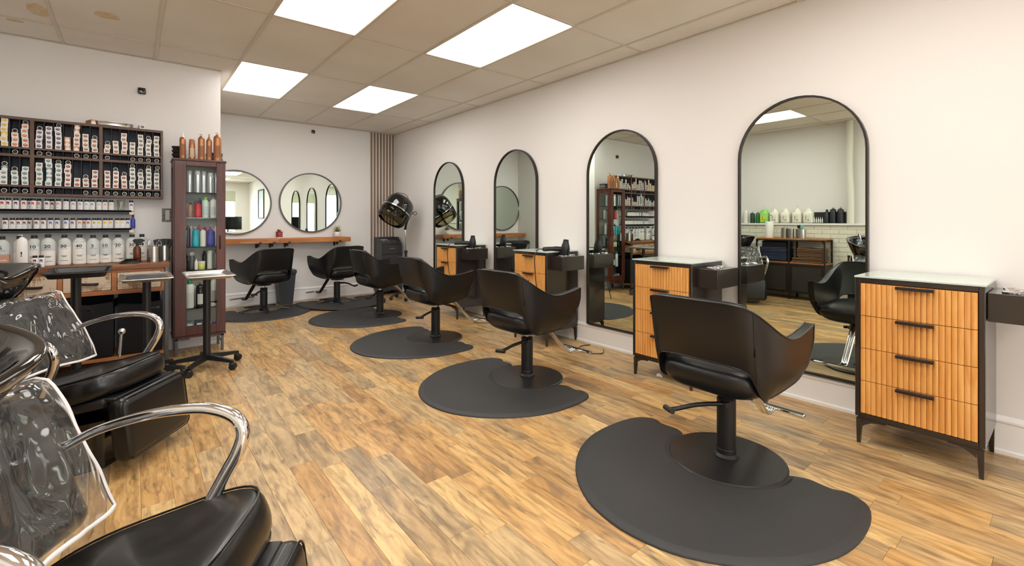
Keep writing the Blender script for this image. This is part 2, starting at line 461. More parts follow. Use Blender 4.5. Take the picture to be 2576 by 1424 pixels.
# baseboards
def base(name, pts):
    prof = [(0,0),(.028,0),(.028,.018),(.016,.024),(.016,.155),(.022,.162),(.022,.172),(.010,.186),(0,.192)]
    (x0,y0),(x1,y1) = pts; d = Vector((x1-x0,y1-y0,0)).normalized(); n_ = Vector((-d.y,d.x,0))
    mb = MB(); rows = []
    for (x,y) in pts: rows.append([(x+n_.x*p, y+n_.y*p, z) for p, z in prof])
    mb.grid(rows); return tag(mb.obj(name, m_trim, ang=25), kind='structure')
base('baseboard_right', [(XR,YF),(XR,YB)])
base('baseboard_back', [(XR,YB),(XP,YB)])
base('baseboard_partition', [(XP,YP),(XL,YP)])
# suspended ceiling
ce = tag(MB().box(XL-.1, XR+.1, YF-.1, YB+.1, 2.74, 2.86).obj('ceiling', m_wall), kind='structure')
GX = [XL]+[.153+.61*i for i in range(-2,6)]+[XR]
GX = [XL]+[g for g in GX[1:-1] if g > XL+.02]+[XR]
GY = [YF]+[2.425+1.233*j for j in range(-6,5) if 2.425+1.233*j > YF+.05]+[YB]
LIGHTS = []
for j in range(len(GY)-1):
    for i in range(len(GX)-1):
        x0,x1,y0,y1 = GX[i],GX[i+1],GY[j],GY[j+1]
        if x1 < XP and y0 > YP: continue
        c_ = round((x0-.153)/.61); r_ = round((y0-2.425)/1.233)
        if c_ in (-1,1,3) and r_ % 2 == 0 and y1-y0 > 1.1 and x1-x0 > .5 and not (c_ == -1 and r_ >= 2):
            LIGHTS.append((x0,x1,y0,y1,c_,r_)); continue
        if x1 - x0 < .03 or y1-y0 < .03: continue
        MB().bbox(x0+.001,x1-.001,y0+.001,y1-.001,ZC+.004,ZC+.020,.002).obj('ceiling_tile', m_tile, ce, ang=0)
for gx in GX[1:-1]:
    MB().box(gx-.0115,gx+.0115,YF,YB,ZC-.002,ZC+.003).obj('ceiling_runner', m_tbar, ce, ang=0)
for gy in GY[1:-1]:
    for i in range(len(GX)-1):
        MB().box(GX[i]+(.0115 if i else 0),GX[i+1]-.0115,gy-.0115,gy+.0115,ZC-.0015,ZC+.003).obj('cross_tee', m_tbar, ce, ang=0)
ang = MB(); ang.box(XR-.02,XR,YF,YB,ZC-.003,ZC+.001); ang.box(XP,XR-.02,YB-.02,YB,ZC-.003,ZC+.001); ang.box(XL,XP,YP-.02,YP,ZC-.003,ZC+.001)
ang.obj('wall_angle', m_tbar, ce, ang=0)
wh = {(-1,0):'outside the view above the shampoo chairs'}
LNAME = {(1,0):'large square-looking glowing ceiling panel cut by the top edge of the photo', (3,0):'wide glowing ceiling panel with yellowed near edge, over second salon chair',
 (1,2):'glowing ceiling panel right of the partition wall corner', (3,2):'small glowing ceiling panel farthest back toward the slatted wall corner', (-1,0):'glowing ceiling panel above the towel rack, seen in nearest arched mirror'}
for (x0,x1,y0,y1,c_,r_) in LIGHTS:
    t = thing('ceiling_light', ((x0+x1)/2,(y0+y1)/2,ZC+.003), LNAME.get((c_,r_), 'glowing ceiling panel outside the view, %s column, %s' % ({-1:'left',1:'middle',3:'right'}[c_], {-2:'just behind the camera',-4:'halfway to the shop front',-6:'nearest the shop windows'}.get(r_,'second row'))) , 'ceiling light', 'recessed fluorescent ceiling panels')
    hx, hy = (x1-x0)/2, (y1-y0)/2
    f = MB()
    for q in ((-hx,-hx+.016,-hy,hy),(hx-.016,hx,-hy,hy),(-hx+.016,hx-.016,-hy,-hy+.016),(-hx+.016,hx-.016,hy-.016,hy)): f.box(q[0],q[1],q[2],q[3],-.001,.03)
    f.obj('frame', m_white, t)
    MB().box(-hx+.016,hx-.016,-hy+.016,hy-.016,.006,.012).obj('diffuser', m_frost, t, ang=0)
def stain(x, y, rx, ry, sd):
    mb = MB(); pts = []
    for k in range(28):
        a = 2*PI*k/28; q = 1+.22*noise.noise(Vector((math.cos(a)*1.5+sd, math.sin(a)*1.5, sd)))
        pts.append((x+rx*q*math.cos(a), y+ry*q*math.sin(a)))
    mb.prism(pts, ZC+.0032, ZC+.0045); mb.obj('water_stain', m_stain, ce, ang=0)

stain(-.148, 4.432, .075, .07, 3)
stain(-.52, 4.62, .06, .13, 8)
stain(-.68, 4.97, .05, .03, 12)

# ---------------------------------------------------------------- mirrors
def arch(hw, z0, z1, n=24):
    """outline (y, z) of an arch centred on y=0, CCW seen from -X side"""
    pts = [(-hw, z0), (hw, z0)]
    zc = z1-hw
    for k in range(n+1):
        a = PI*k/n; pts.append((hw*math.cos(a), zc+hw*math.sin(a)))
    return pts
def arched_mirror(y, label):
    z0, z1, hw, fr = .19, 2.031, .389, .012
    t = thing('arched_mirror', (XR, y, z0), label, 'mirror', 'arched wall mirrors behind the styling stations')
    o, i = arch(hw, 0, z1-z0), arch(hw-fr, fr, z1-z0-fr)
    mb = MB(); n = len(o)
    for (xa) in (0,):
        vs = [(-.001,a,b) for a,b in o]+[(-.036,a,b) for a,b in o]+[(-.036,a,b) for a,b in i]+[(-.020,a,b) for a,b in i]
        fs = []
        for k in range(n):
            k2 = (k+1)%n
            for L in range(3): fs.append((L*n+k, L*n+k2, (L+1)*n+k2, (L+1)*n+k))
        mb.add(vs, fs)
    mb.obj('frame', m_blackframe, t, ang=50)
    vs = [(-.022,a,b) for a,b in i]+[(-.016,a,b) for a,b in i]
    g = MB(); g.add(vs, [tuple(reversed(range(n))), tuple(range(n,2*n))]+[(k,(k+1)%n,n+(k+1)%n,n+k) for k in range(n)])
    g.obj('mirror_glass', m_mirror, t, ang=30)
    return t
arched_mirror(1.2005, 'largest black-framed arched mirror, nearest, showing towel rack and basins in its reflection')
arched_mirror(2.671, 'arched mirror showing the display cabinet, second from the right')
arched_mirror(4.181, 'arched mirror showing a round mirror and plant, third from the right')
arched_mirror(5.667, 'smallest arched mirror, showing the hood dryer, nearest the back corner')
def round_mirror(x, z, label):
    t = thing('round_mirror', (x, YB, z), label, 'mirror', 'round wall mirrors above the wooden shelf')
    R = .4535
    mb = MB(); mb.T = Matrix.Rotation(PI/2, 4, 'X')
    mb.lathe([(R-.018,.016),(R-.018,.034),(R-.008,.036),(R,.034),(R,.001)], n=72, cap=False)
    mb.obj('frame', m_roundframe, t, ang=50)
    g = MB(); g.T = Matrix.Rotation(PI/2, 4, 'X'); g.lathe([(R-.018,.012),(R-.018,.020)], n=72)
    g.obj('mirror_glass', m_mirror, t, ang=30)
round_mirror(1.098, 1.455, 'round mirror partly hidden by the tall cabinet, reflecting a window and monitor')
round_mirror(2.104, 1.474, 'round mirror reflecting the arched mirrors, above the right end of shelf')

# ---------------------------------------------------------------- drawer chests (styling stations)
def fluted_front(y0, y1, z0, z1, n=20):
    """drawer front facing -X with shallow rounded flutes"""
    w = (y1-y0)/n; mb = MB(); prof = []
    for k in range(n):
        for (u, d) in ((.0,.0),(.04,.0055),(.25,.0085),(.5,.0095),(.75,.0085),(.96,.0055)):
            prof.append((y0+w*(k+u), -.010-d))
    prof.append((y1, -.010))
    poly = [(x, y) for y, x in prof]
    mb.grid([[(x,y,z0) for x,y in poly],[(x,y,z1) for x,y in poly]])
    n_ = len(poly)
    mb.add([(x,y,z1) for x,y in poly]+[(.006,y1,z1),(.006,y0,z1)], [tuple(range(n_+2))])
    mb.add([(x,y,z0) for x,y in poly]+[(.006,y1,z0),(.006,y0,z0)], [tuple(reversed(range(n_+2)))])
    mb.add([(poly[0][0],y0,z0),(.006,y0,z0),(.006,y0,z1),(poly[0][0],y0,z1)],[(3,2,1,0)])
    mb.add([(poly[-1][0],y1,z0),(.006,y1,z0),(.006,y1,z1),(poly[-1][0],y1,z1)],[(0,1,2,3)])
    return mb
def chest_proto(label, loc):
    # origin: front right foot corner on the floor (x = front face, y = near side), body goes +X, +Y
    t = thing('drawer_chest', loc, label, 'drawer chest', 'oak fluted drawer chests at the styling stations')
    Wd, D, z0, z1 = .497, .43, .145, .892
    c = MB()
    c.bbox(0,D,0,.022,z0,z1,.002); c.bbox(0,D,Wd-.022,Wd,z0,z1,.002); c.bbox(0,D,.022,Wd-.022,z0,z0+.022,.002); c.bbox(0,D,.022,Wd-.022,z1-.026,z1,.002)
    c.box(D-.012,D-.002,.022,Wd-.022,z0+.02,z1-.02)
    c.obj('carcass', m_espresso, t)
    MB().bbox(-.004,D,-.003,Wd+.003,z1,z1+.009,.001).obj('glass_top', m_frostglass, t)
    zz0, zz1 = z0+.024, z1-.028; h = (zz1-zz0)/4
    for k in range(4):
        a, b = zz0+k*h+.0015, zz0+(k+1)*h-.0015
        d = bpy.data.objects.new('drawer', fluted_front(.025, Wd-.025, a, b).mesh('drawer', m_fluted, 30)); COL.objects.link(d); d.parent = t; d.location = (.012,0,0)
        hb = MB(); y0, y1 = .173, .321
        hb.bbox(-.045,-.022,y0,y1,b-.006,b-.002,.001); hb.bbox(-.045,-.041,y0,y1,b-.016,b-.003,.001); hb.box(-.022,-.008,y0+.004,y1-.004,b-.006,b-.002)
        hb.obj('handle', m_blackframe, d)
    f = MB(); f.box(.01,D-.01,.01,Wd-.01,z0-.012,z0); f.obj('base_frame', m_espresso, t)
    for (fx, sx) in ((0,1),(D,-1)):
        for (fy, sy) in ((0,1),(Wd,-1)):
            lg = MB(); a = .026
            top = [(fx+sx*.004,fy+sy*.004),(fx+sx*(.004+a),fy+sy*.004),(fx+sx*(.004+a),fy+sy*(.004+a)),(fx+sx*.004,fy+sy*(.004+a))]
            bot = [(fx+sx*.006,fy+sy*.006),(fx+sx*.022,fy+sy*.006),(fx+sx*.022,fy+sy*.022),(fx+sx*.006,fy+sy*.022)]
            vs = [(x,y,0.) for x,y in bot]+[(x,y,z0-.012) for x,y in top]
            fs = [(0,1,2,3),(7,6,5,4)]+[(i,(i+1)%4,4+(i+1)%4,4+i) for i in range(4)]
            if sx*sy > 0: fs = [tuple(reversed(q)) for q in fs]
            lg.add(vs, fs)
            # curved gusset along y
            g0 = fy+sy*(.004+a); pts = [(g0, z0-.012),(g0+sy*.10, z0-.012),(g0+sy*.10,z0-.018)]
            pts += [(g0+sy*.10*(1-u), z0-.018-.035*u**3) for u in (.3,.6,.85,1)]
            n_ = len(pts); xa, xb = fx+sx*.006, fx+sx*.014
            lg.add([(xa,p,q) for p,q in pts]+[(xb,p,q) for p,q in pts],[tuple(range(n_)),tuple(reversed(range(n_,2*n_)))]+[(i,i+n_,(i+1)%n_+n_,(i+1)%n_) for i in range(n_)])
            lg.obj('leg', m_espresso, t)
    return t
def tray_box(loc, label, hooks=3):
    t = thing('tool_holder_box', loc, label, 'tool holder', 'black tool boxes fixed beside the chests')
    MB().bbox(0,.30,-.155,0,.728,.86,.0015).obj('box', m_espresso, t)
    b = MB(); b.box(.03,.28,0,.0015,.74,.85); b.obj('mounting_plate', m_black, t)
    for (x, y, r, tl) in ((.075,-.085,.046,1),(.165,-.075,.033,0),(.235,-.06,.028,0))[:hooks]:
        rg = MB(); rg.lathe([(r-.008,.0005),(r-.001,.0005),(r,.006),(r-.003,.009),(r-.006,.009),(r-.009,.0065)], x, y, .8605, n=28, cap=False)
        rg.cyl(x, y, .8602, .862, r-.008, 24, 1)
        rg.obj('ring_insert', [m_chrome, m_blackg], t)
    return t
c1 = chest_proto('largest oak fluted drawer chest at right edge, all four drawers fully visible', (3.03,.274,0))
dup(c1, (3.03,1.718,0), 'oak fluted drawer chest standing between the two largest arched mirrors')
dup(c1, (3.03,3.192,0), 'oak fluted drawer chest carrying a hairdryer, behind the second nearest mirror chair')
dup(c1, (3.03,4.768,0), 'oak fluted drawer chest with hairdryer, farthest, below the smallest arched mirror')
tray_box((3.08,.272,0), 'black tool box cut by the right photo edge beside nearest chest')
tray_box((3.08,1.716,0), 'black tool box with ring inserts between the two largest arched mirrors')
tray_box((3.08,3.19,0), 'black tool box holding a hairdryer, left of the cabinet-reflecting mirror')
tray_box((3.08,4.766,0), 'black tool box holding a hairdryer, farthest along the right wall')
# hairdryers
def hairdryer(loc, rz, label, nozzle):
    t = thing('hairdryer', loc, label, 'hairdryer', 'black hairdryers resting on the chests', rz)
    # barrel lies tilted up, nozzle high; handle lies flat toward -Y/+X
    b = MB(); b.T = Matrix.Translation((0,0,.0)) @ Matrix.Rotation(math.radians(6), 4, 'X')
    b.lathe([(.022,0),(.038,.006),(.043,.03),(.043,.07),(.038,.10),(.030,.125),(.026,.14),(.026,.155),(.022,.155),(.022,.13)], n=22, cap=False)
    b.cyl(0,0,.001,.004,.030,20)
    b.obj('barrel', m_plast, t, ang=50)
    h = MB(); h.tube(smooth([(-.02,.02,.062),(-.07,.045,.067),(-.13,.08,.066),(-.19,.105,.064)],4), [.024]*6+[.021]*6+[.017], 12)
    h.obj('handle', m_plast, t, ang=60)
    c = MB(); c.tube(smooth([(-.19,.105,.064),(-.245,.12,.06),(-.275,.128,-.02),(-.268,.13,-.14),(-.262,.12,-.26),(-.262,.08,-.36),(-.262,.03,-.5)],5), .0042, 8)
    c.obj('cord', m_pipe, t)
    return t
hairdryer((3.215,3.135,.862), 0, 'black hairdryer standing nozzle up on the third chest from the right', 0)
hairdryer((3.215,4.711,.862), 0, 'black hairdryer standing nozzle up on the farthest chest', 0)
# power cords on the floor along the right wall
def cord(pts, label, r=.004):
    o = MB().tube(smooth(pts, 6), r, 8).obj('power_cord', m_pipe); return tag(o, label, 'cord', 'power cords along the right wall')
cord([(3.40,4.55,.006),(3.25,4.62,.005),(3.1,4.5,.005),(3.25,4.35,.005),(3.42,4.42,.006),(3.44,4.46,.02)], 'thin black cord loop on the floor under the farthest chest')
cord([(3.40,2.98,.006),(3.28,3.0,.005),(3.16,2.86,.005),(3.26,2.72,.005),(3.38,2.80,.006)], 'thin black cord loop on the floor reflected in the cabinet mirror')

# ---------------------------------------------------------------- salon chairs
def superell(mb, c, r, e1=.5, e2=.5, nu=28, nv=12, mi=0):
    def f(a, e): return sgn(a)*abs(a)**e
    vs = []; fs = []
    for i in range(nv+1):
        p = -PI/2+PI*i/nv
        for j in range(nu):
            q = 2*PI*j/nu
            vs.append((c[0]+r[0]*f(math.cos(p),e1)*f(math.cos(q),e2), c[1]+r[1]*f(math.cos(p),e1)*f(math.sin(q),e2), c[2]+r[2]*f(math.sin(p),e1)))
    for i in range(nv):
        for j in range(nu): fs.append((i*nu+j, i*nu+(j+1)%nu, (i+1)*nu+(j+1)%nu, (i+1)*nu+j))
    mb.add(vs, fs, mi); return mb
def tub_rows():
    """outer surface of the chair shell; columns run arm tip -> back -> arm tip, rows bottom -> top"""
    half = [(.268,.298),(.20,.302),(.12,.304),(.05,.305),(-.02,.304),(-.08,.300),(-.14,.292),(-.19,.278),(-.228,.254),(-.252,.220),(-.266,.16),(-.273,.08),(-.275,0)]
    topz = [.694,.680,.668,.661,.664,.682,.716,.757,.797,.825,.834,.835,.835]
    botz = [.505,.432,.402,.388,.382,.381,.386,.400,.432,.530,.552,.556,.557]
    ring = [(x,-y,i) for i,(x,y) in enumerate(half)]+[(x,y,11-k) for k,(x,y) in enumerate(reversed(half[:-1]))]
    cols = []; NR = 9
    for (x,y,i) in ring:
        col = []
        for k in range(NR):
            u = k/(NR-1); z = botz[i]+(topz[i]-botz[i])*u
            b = min(1, max(0, (i-5)/4))            # 0 arm .. 1 back
            w = max(0, (.56-z)/.19)
            cu = 1-.30*w**2.1*(1-b)
            sp = 1+.10*max(0,z-.56)
            lean = (z-.55)*.20*b
            bulge = .010*math.sin(PI*u)*b
            xx = x-lean-bulge
            if i <= 1: xx -= (.050 if i == 0 else .016)*max(0,1-u*1.6)**1.5
            if x < 0 and i < 9: xx = x*(1-.24*w**2*(1-b*.6))-lean
            col.append(Vector((xx, y*cu*sp, z)))
        cols.append(col)
    # densify
    cols = [smooth(c, 2) for c in cols]
    rows = [smooth([c[k] for c in cols], 3) for k in range(len(cols[0]))]
    return rows
def shell_mesh(rows, th=.040):
    nr, nc = len(rows), len(rows[0]); inn = []
    for i in range(nr):
        r_ = []
        for j in range(nc):
            du = rows[i][min(j+1,nc-1)]-rows[i][max(j-1,0)]; dv = rows[min(i+1,nr-1)][j]-rows[max(i-1,0)][j]
            n = du.cross(dv).normalized()
            p = rows[i][j]; c = Vector((.05-p.x*.3, -p.y, .2)); 
            if n.dot(Vector((.0-p.x,-p.y,0))) < 0: n = -n
            r_.append(p+n*th)
        inn.append(r_)
    mb = MB(); vs = [p for r in rows for p in r]+[p for r in inn for p in r]; o = nr*nc; fs = []
    for i in range(nr-1):
        for j in range(nc-1):
            a, b, c, d = i*nc+j, i*nc+j+1, (i+1)*nc+j+1, (i+1)*nc+j
            fs.append((a,b,c,d)); fs.append((o+d,o+c,o+b,o+a))
    for j in range(nc-1):
        fs.append((j+1,j,o+j,o+j+1)); t = (nr-1)*nc; fs.append((t+j,t+j+1,o+t+j+1,o+t+j))
    for i in range(nr-1):
        fs.append((i*nc,(i+1)*nc,o+(i+1)*nc,o+i*nc)); e = nc-1; fs.append(((i+1)*nc+e,i*nc+e,o+i*nc+e,o+(i+1)*nc+e))
    mb.add(vs, fs); return mb, inn
_shell = {}
def chair_proto(name, loc, rz, label, group, base, lever_deg, foot_dark=False):
    t = thing(name, loc, label, 'salon chair', group, rz)
    if 'shell' not in _shell:
        rows = tub_rows(); mb, inn = shell_mesh(rows); nr, nc = len(rows), len(rows[0])
        _shell['rows'] = rows; _shell['shell'] = mb.mesh('shell', m_leather, 50)
        loop = list(rows[-1])+[rows[i][nc-1] for i in range(nr-2,-1,-1)]+list(reversed(rows[0]))+[rows[i][0] for i in range(1,nr-1)]
        pp = MB(); pp.tube(loop, .0042, 6, closed=True); _shell['piping'] = pp.mesh('piping', m_pipe, 60)
        st = []
        for j in (nc//2-11, nc//2+11):
            q = MB(); q.tube([rows[i][j]*1.0+Vector((rows[i][j].x,rows[i][j].y,0)).normalized()*.0008 for i in range(nr)], .0014, 5); st.append(q.mesh('seam', m_pipe, 60))
        _shell['seam'] = st
        ii = MB(); ii.tube([p for p in inn[-1]], .0034, 6); _shell['inner_piping'] = ii.mesh('inner_piping', m_pipe, 60)
    so = new('shell', _shell['shell'], t)
    new('piping', _shell['piping'], so); new('inner_piping', _shell['inner_piping'], so)
    for q in _shell['seam']: new('seam', q, so)
    if base == 'disc':
        rw = _shell['rows']; nc = len(rw[0]); pq = rw[len(rw)//2][nc//2-11]
        MB().bbox(pq.x-.004,pq.x+.001,pq.y-.007,pq.y-.001,pq.z-.022,pq.z+.018,.0005).obj('care_tag', m_pipe, so)
    s = MB(); superell(s, (.004,0,.448), (.266,.262,.086), .6, .42, 44, 18)
    def _sq(x,y,z):
        t_ = max(0,(.46-z)/.10); k_ = 1-.22*t_**1.8; yb = 1-.12*max(0,-x/.27)
        return (x*k_, y*k_*yb, z-.010*(x/.27) if z > .46 else z)
    s.v = [_sq(*q) for q in s.v]
    s.obj('seat_cushion', m_leather, t, ang=60)
    MB().cyl(0,0,.345,.372,.085,24).bbox(-.10,.13,-.05,.05,.350,.374,.004).obj('seat_plate', m_black, t)
    # column
    c = MB()
    c.lathe([(.058,.014),(.058,.026),(.050,.034),(.046,.038),(.046,.060),(.0445,.062),(.0445,.305),(.040,.312),(.030,.314)], n=28)
    c.obj('column', m_black, t, ang=30)
    MB().cyl(0,0,.31,.352,.017,16).obj('piston', m_chrome, t)
    lv = MB(); a = math.radians(lever_deg)
    def L(r, z, o=0): return (math.cos(a)*r-math.sin(a)*o, math.sin(a)*r+math.cos(a)*o, z)
    lv.tube(smooth([L(.03,.292,.035),L(.10,.296,.03),(L(.18,.288,.012)),L(.25,.268,-.01),L(.30,.262,-.015)],4), .0095, 10, flat=1.2)
    lv.T = Matrix.Translation(Vector(L(.305,.264,-.016))) @ Matrix.Rotation(a, 4, 'Z')
    lv.tube([(0,-.03,0),(0,.045,.006)], .013, 10)
    lv.T = Matrix.Translation(Vector(L(.03,.292,.035))); lv.tube([(0,0,-.01),(0,0,.012)], .02, 12)
    lv.obj('pump_lever', m_black, t, ang=50)
    if base == 'disc':
        MB().lathe([(.268,.0),(.272,.003),(.272,.011),(.266,.015),(.10,.017),(.055,.020)], n=64).obj('base_disc', m_black, t, ang=30)
    else:
        for k in range(5):
            b = MB(); q = 2*PI*k/5+.3; b.T = Matrix.Rotation(q, 4, 'Z')
            vs = []
            for (x, w, z0, z1) in ((.02,.03,.045,.085),(.12,.026,.038,.070),(.28,.018,.026,.046),(.31,.016,.024,.040)):
                vs += [(x,-w,z0),(x,w,z0),(x,w*.7,z1),(x,-w*.7,z1)]
            fs = [(0,3,2,1)]+[(i*4+j,i*4+(j+1)%4,(i+1)*4+(j+1)%4,(i+1)*4+j) for i in range(3) for j in range(4)]+[(12,13,14,15)]
            b.add(vs, fs); lg = b.obj('leg', m_black, t)
            MB().cyl(math.cos(q)*.295,math.sin(q)*.295,0,.012,.016,14).cyl(math.cos(q)*.295,math.sin(q)*.295,.012,.028,.006,8).obj('glide', m_steel, lg)
        MB().cyl(0,0,.036,.088,.05,24,c=.004).obj('hub', m_black, t)
    mf = m_black if foot_dark else m_chrome
    f = MB()
    for y in (-.0115,.0115):
        f.tube(smooth([(.17,y*1.1,.372),(.22,y*1.1,.345),(.36,y,.205),(.42,y,.145),(.455,y,.118),(.49,y,.112),(.53,y,.118)],4), .0125, 10)
    fr = f.obj('footrest', mf, t)
    g = MB(); g.rbox(.555,0,.122,.042,.34,.018,.008,2); g.obj('foot_bar', m_chrome, fr)
    MB().rbox(.555,0,.1315,.014,.325,.003,.001,1).obj('grip_strip', m_black, fr)
    return t
GC = 'black salon chairs facing the arched mirrors'
CH = [((2.306,1.123,0),150,'largest black salon chair, nearest, in front of the biggest arched mirror'),
      ((2.327,2.669,0),192,'black disc-base salon chair second nearest in the mirror row'),
      ((2.394,4.169,0),212,'black disc-base salon chair third nearest in the mirror row'),
      ((2.433,5.642,0),222,'black disc-base salon chair farthest in the mirror row, before the hood dryer')]
ROT = [0,2,1,2]
for (loc, lv, lb), r in zip(CH, ROT): chair_proto('salon_chair', loc, math.radians(r), lb, GC, 'disc', lv-r)
GB = 'black star-base salon chairs at the back shelf'
chair_proto('salon_chair', (1.335,6.84,0), math.radians(108), 'black star-base salon chair beside the waste bin, under the wooden shelf', GB, 'star', 215-108+25, True)
chair_proto('salon_chair', (2.29,6.83,0), math.radians(104), 'black star-base salon chair under the right end of wooden shelf', GB, 'star', -50-104, True)

# ---------------------------------------------------------------- floor mats
MH = [(.114,.50),(.085,.552),(.03,.583),(-.06,.602),(-.178,.608),(-.28,.601),(-.37,.582),(-.46,.548),(-.55,.498),(-.63,.438),(-.70,.37),(-.76,.29),(-.81,.20),(-.838,.10)]
def mat_outline():
    up = [(x,y) for x,y in MH]; dn = [(x,-y) for x,y in reversed(MH)]
    out = up+[(-.848,0)]+dn
    # front edge with notch round the chair disc
    fr = [(.112,-.46),(.095,-.43),(.098,-.38),(.102,-.34),(.085,-.295)]
    R = .262; k0 = math.atan2(-.262,.03)
    arc = [(R*math.cos(a), R*math.sin(a)) for a in [math.radians(v) for v in range(-78, -283, -10)]]
    arc = [(x, y) for x, y in arc if x < .06]
    return out+fr+arc+[(x,-y) for x,y in reversed(fr)]
def mat_mesh():
    P = [Vector((x,y,0)) for x,y in mat_outline()]
    P = smooth(P, 2, True); n = len(P)
    def inset(d):
        out = []
        for i in range(n):
            tg = (P[(i+1)%n]-P[i-1]).normalized(); nr = Vector((-tg.y,tg.x,0)); out.append(P[i]+nr*d)
        return out
    i1, i2 = inset(.006), inset(.035)
    vs = [(p.x,p.y,0) for p in P]+[(p.x,p.y,.006) for p in P]+[(p.x,p.y,.010) for p in i1]+[(p.x,p.y,.016) for p in i2]
    fs = [tuple(reversed(range(n)))]
    for L in range(3):
        for k in range(n): fs.append((L*n+k, L*n+(k+1)%n, (L+1)*n+(k+1)%n, (L+1)*n+k))
    mb = MB(); mb.add(vs, fs)
    bm = bmesh.new(); f0 = [bm.verts.new((vs[3*n+k])) for k in range(n)]; bm.faces.new(f0)
    bmesh.ops.triangulate(bm, faces=bm.faces[:]); bm.verts.index_update()
    mb.add([tuple(v.co) for v in bm.verts], [tuple(v.index for v in f.verts) for f in bm.faces]); bm.free()
    me = mb.mesh('floor_mat', m_mat, 60)
    a = sum(p.cross(P[(i+1)%n]).z for i, p in enumerate(P))
    if a < 0: print('mat outline CW'); 
    return me
mm = mat_mesh()
GM = 'black half-round rubber floor mats under salon chairs'
MATS = [((2.306,1.123,0),0,'largest black rubber mat, under the nearest salon chair'),
        ((2.327,2.669,0),-1,'black rubber mat under the second nearest mirror-row chair'),
        ((2.394,4.169,0),0,'black rubber mat under the third nearest mirror-row chair'),
        ((2.433,5.642,0),0,'black rubber mat under the farthest mirror-row chair'),
        ((1.30,6.99,0),90,'black rubber mat under the star-base chair beside the waste bin'),
        ((2.36,7.0,.017),90,'black rubber mat overlapping another, under the right back-shelf chair')]
for loc, r, lb in MATS:
    tag(new('floor_mat', mm, None, (loc[0],loc[1],loc[2]+.0005), math.radians(r)), lb, 'floor mat', GM)

# ---------------------------------------------------------------- colour wall: rack, bottle shelves
def at_y(u, Y):
    k = (u-1288)/1166
    return Y*(sn+k*cs)/(cs-k*sn)
_pm = {}
def pm(col, rough=.35, metal=0., trans=0.):
    k = (col, rough, metal, trans)
    if k not in _pm: _pm[k] = M('paint_%d_%d_%d' % col, col, rough, metal, trans=trans)
    return _pm[k]
m_card = pm((240,236,230), .6)
m_cap = m_plast
m_ink = M('black_ink', (30,30,32), .6)
FY, BY = 5.235, 5.362
RZ = [1.394,1.415,1.463,1.4785,1.699,1.720,1.760,1.775,1.989,2.010]
rk = thing('colour_rack', (-.4125,BY,1.394), 'dark wooden pigeonhole rack full of colour boxes on the left wall', 'shelf rack')
def rx(x): return x+.4125
S0 = [-1.031,-.623,-.215,.193]
mb = MB(); mb.bbox(rx(-1.043),rx(.205),-.006,0,0,.616,.001); mb.obj('back_panel', m_rackback, rk)
for i, x in enumerate(S0):
    a, b = (x-.012, x+.012) if 0 < i < 3 else ((x-.012,x+.006) if i == 0 else (x-.006,x+.012))
    MB().bbox(rx(a),rx(b),-.127,-.006,0,.616,.001).obj('side_panel' if i in (0,3) else 'divider', m_rack, rk)
for a, b in ((0,1),(2,3),(4,5),(6,7),(8,9)):
    for s_ in range(3):
        x0 = S0[s_]+(.006 if s_ == 0 else .012); x1 = S0[s_+1]-(.006 if s_ == 2 else .012)
        MB().bbox(rx(x0),rx(x1),-.127,-.006,RZ[a]-1.394,RZ[b]-1.394,.0008).obj('shelf_board', m_rack, rk)
slotx = []
for s_ in range(3):
    x0 = S0[s_]+(.006 if s_ == 0 else .012); x1 = S0[s_+1]-(.006 if s_ == 2 else .012); w = (x1-x0)/7
    slotx.append([x0+w*(k+.5) for k in range(7)])
    for k in range(1,7):
        xx = x0+w*k
        for a, b in ((1,2),(3,4),(5,6),(7,8)):
            MB().box(rx(xx-.0014),rx(xx+.0014),-.118,-.006,RZ[a]-1.394,RZ[b]-1.394).obj('thin_divider', m_rackback, rk, ang=0)
BOXC = {'y':((240,190,40),'yellow'),'o':((220,120,70),'orange'),'r':((200,84,58),'orange-red'),'p':((92,72,130),'violet'),'v':((110,96,140),'pale violet'),
        'b':((190,130,86),'copper'),'n':((168,104,72),'brown'),'g':((118,110,92),'olive grey'),'t':((92,134,138),'teal'),'l':((110,150,158),'pale teal'),
        'm':((150,72,54),'red-brown'),'s':((84,92,100),'slate')}
_bx = {}
BW, BH, BD = .038, .0362, .108
def box_mesh(c, flip):
    k = (c, flip)
    if k in _bx: return _bx[k]
    col = pm(BOXC[c][0], .5)
    b = MB(); b.bbox(-BW/2,BW/2,0,BD,0,BH,.0008, 1 if flip else 0)
    b.T = Matrix.Translation((0,-.0004,BH/2)) @ Matrix.Rotation(PI/2,4,'X')
    if not flip:
        b.lathe([(.0105,0),(.0105,.0006)], n=20, sx=1.25, mi=1)
        b.box(-.0065,.0065,.0015,.0042,.0006,.0008,2)
    else:
        b.lathe([(.014,0),(.014,.0006)], 0, -.018+.0085, n=20, sx=1.1, mi=0); b.box(-.011,.011,.006,.011,.0,.0007,0)
    _bx[k] = b.mesh('colour_box', [m_card, col, m_card], 30)
    return _bx[k]
tub = MB(); tub.T = Matrix.Rotation(PI/2,4,'X')
tub.lathe([(.0155,-.11),(.0165,-.004),(.0165,0),(.0125,.001),(.0105,-.003),(.0088,-.003),(.0088,.010),(.0072,.012),(.004,.012),(.004,.006),(0.0001,.006)], n=18, cap=False)
tub.m = [0 if i < 18*3 else 1 for i in range(len(tub.f))]
tube_me = tub.mesh('colour_tube', [pm((226,218,204),.4), m_pipe], 40)
GBX = 'colour boxes stacked in the pigeonhole rack'
GTB = 'colour tubes lying in the pigeonhole rack'
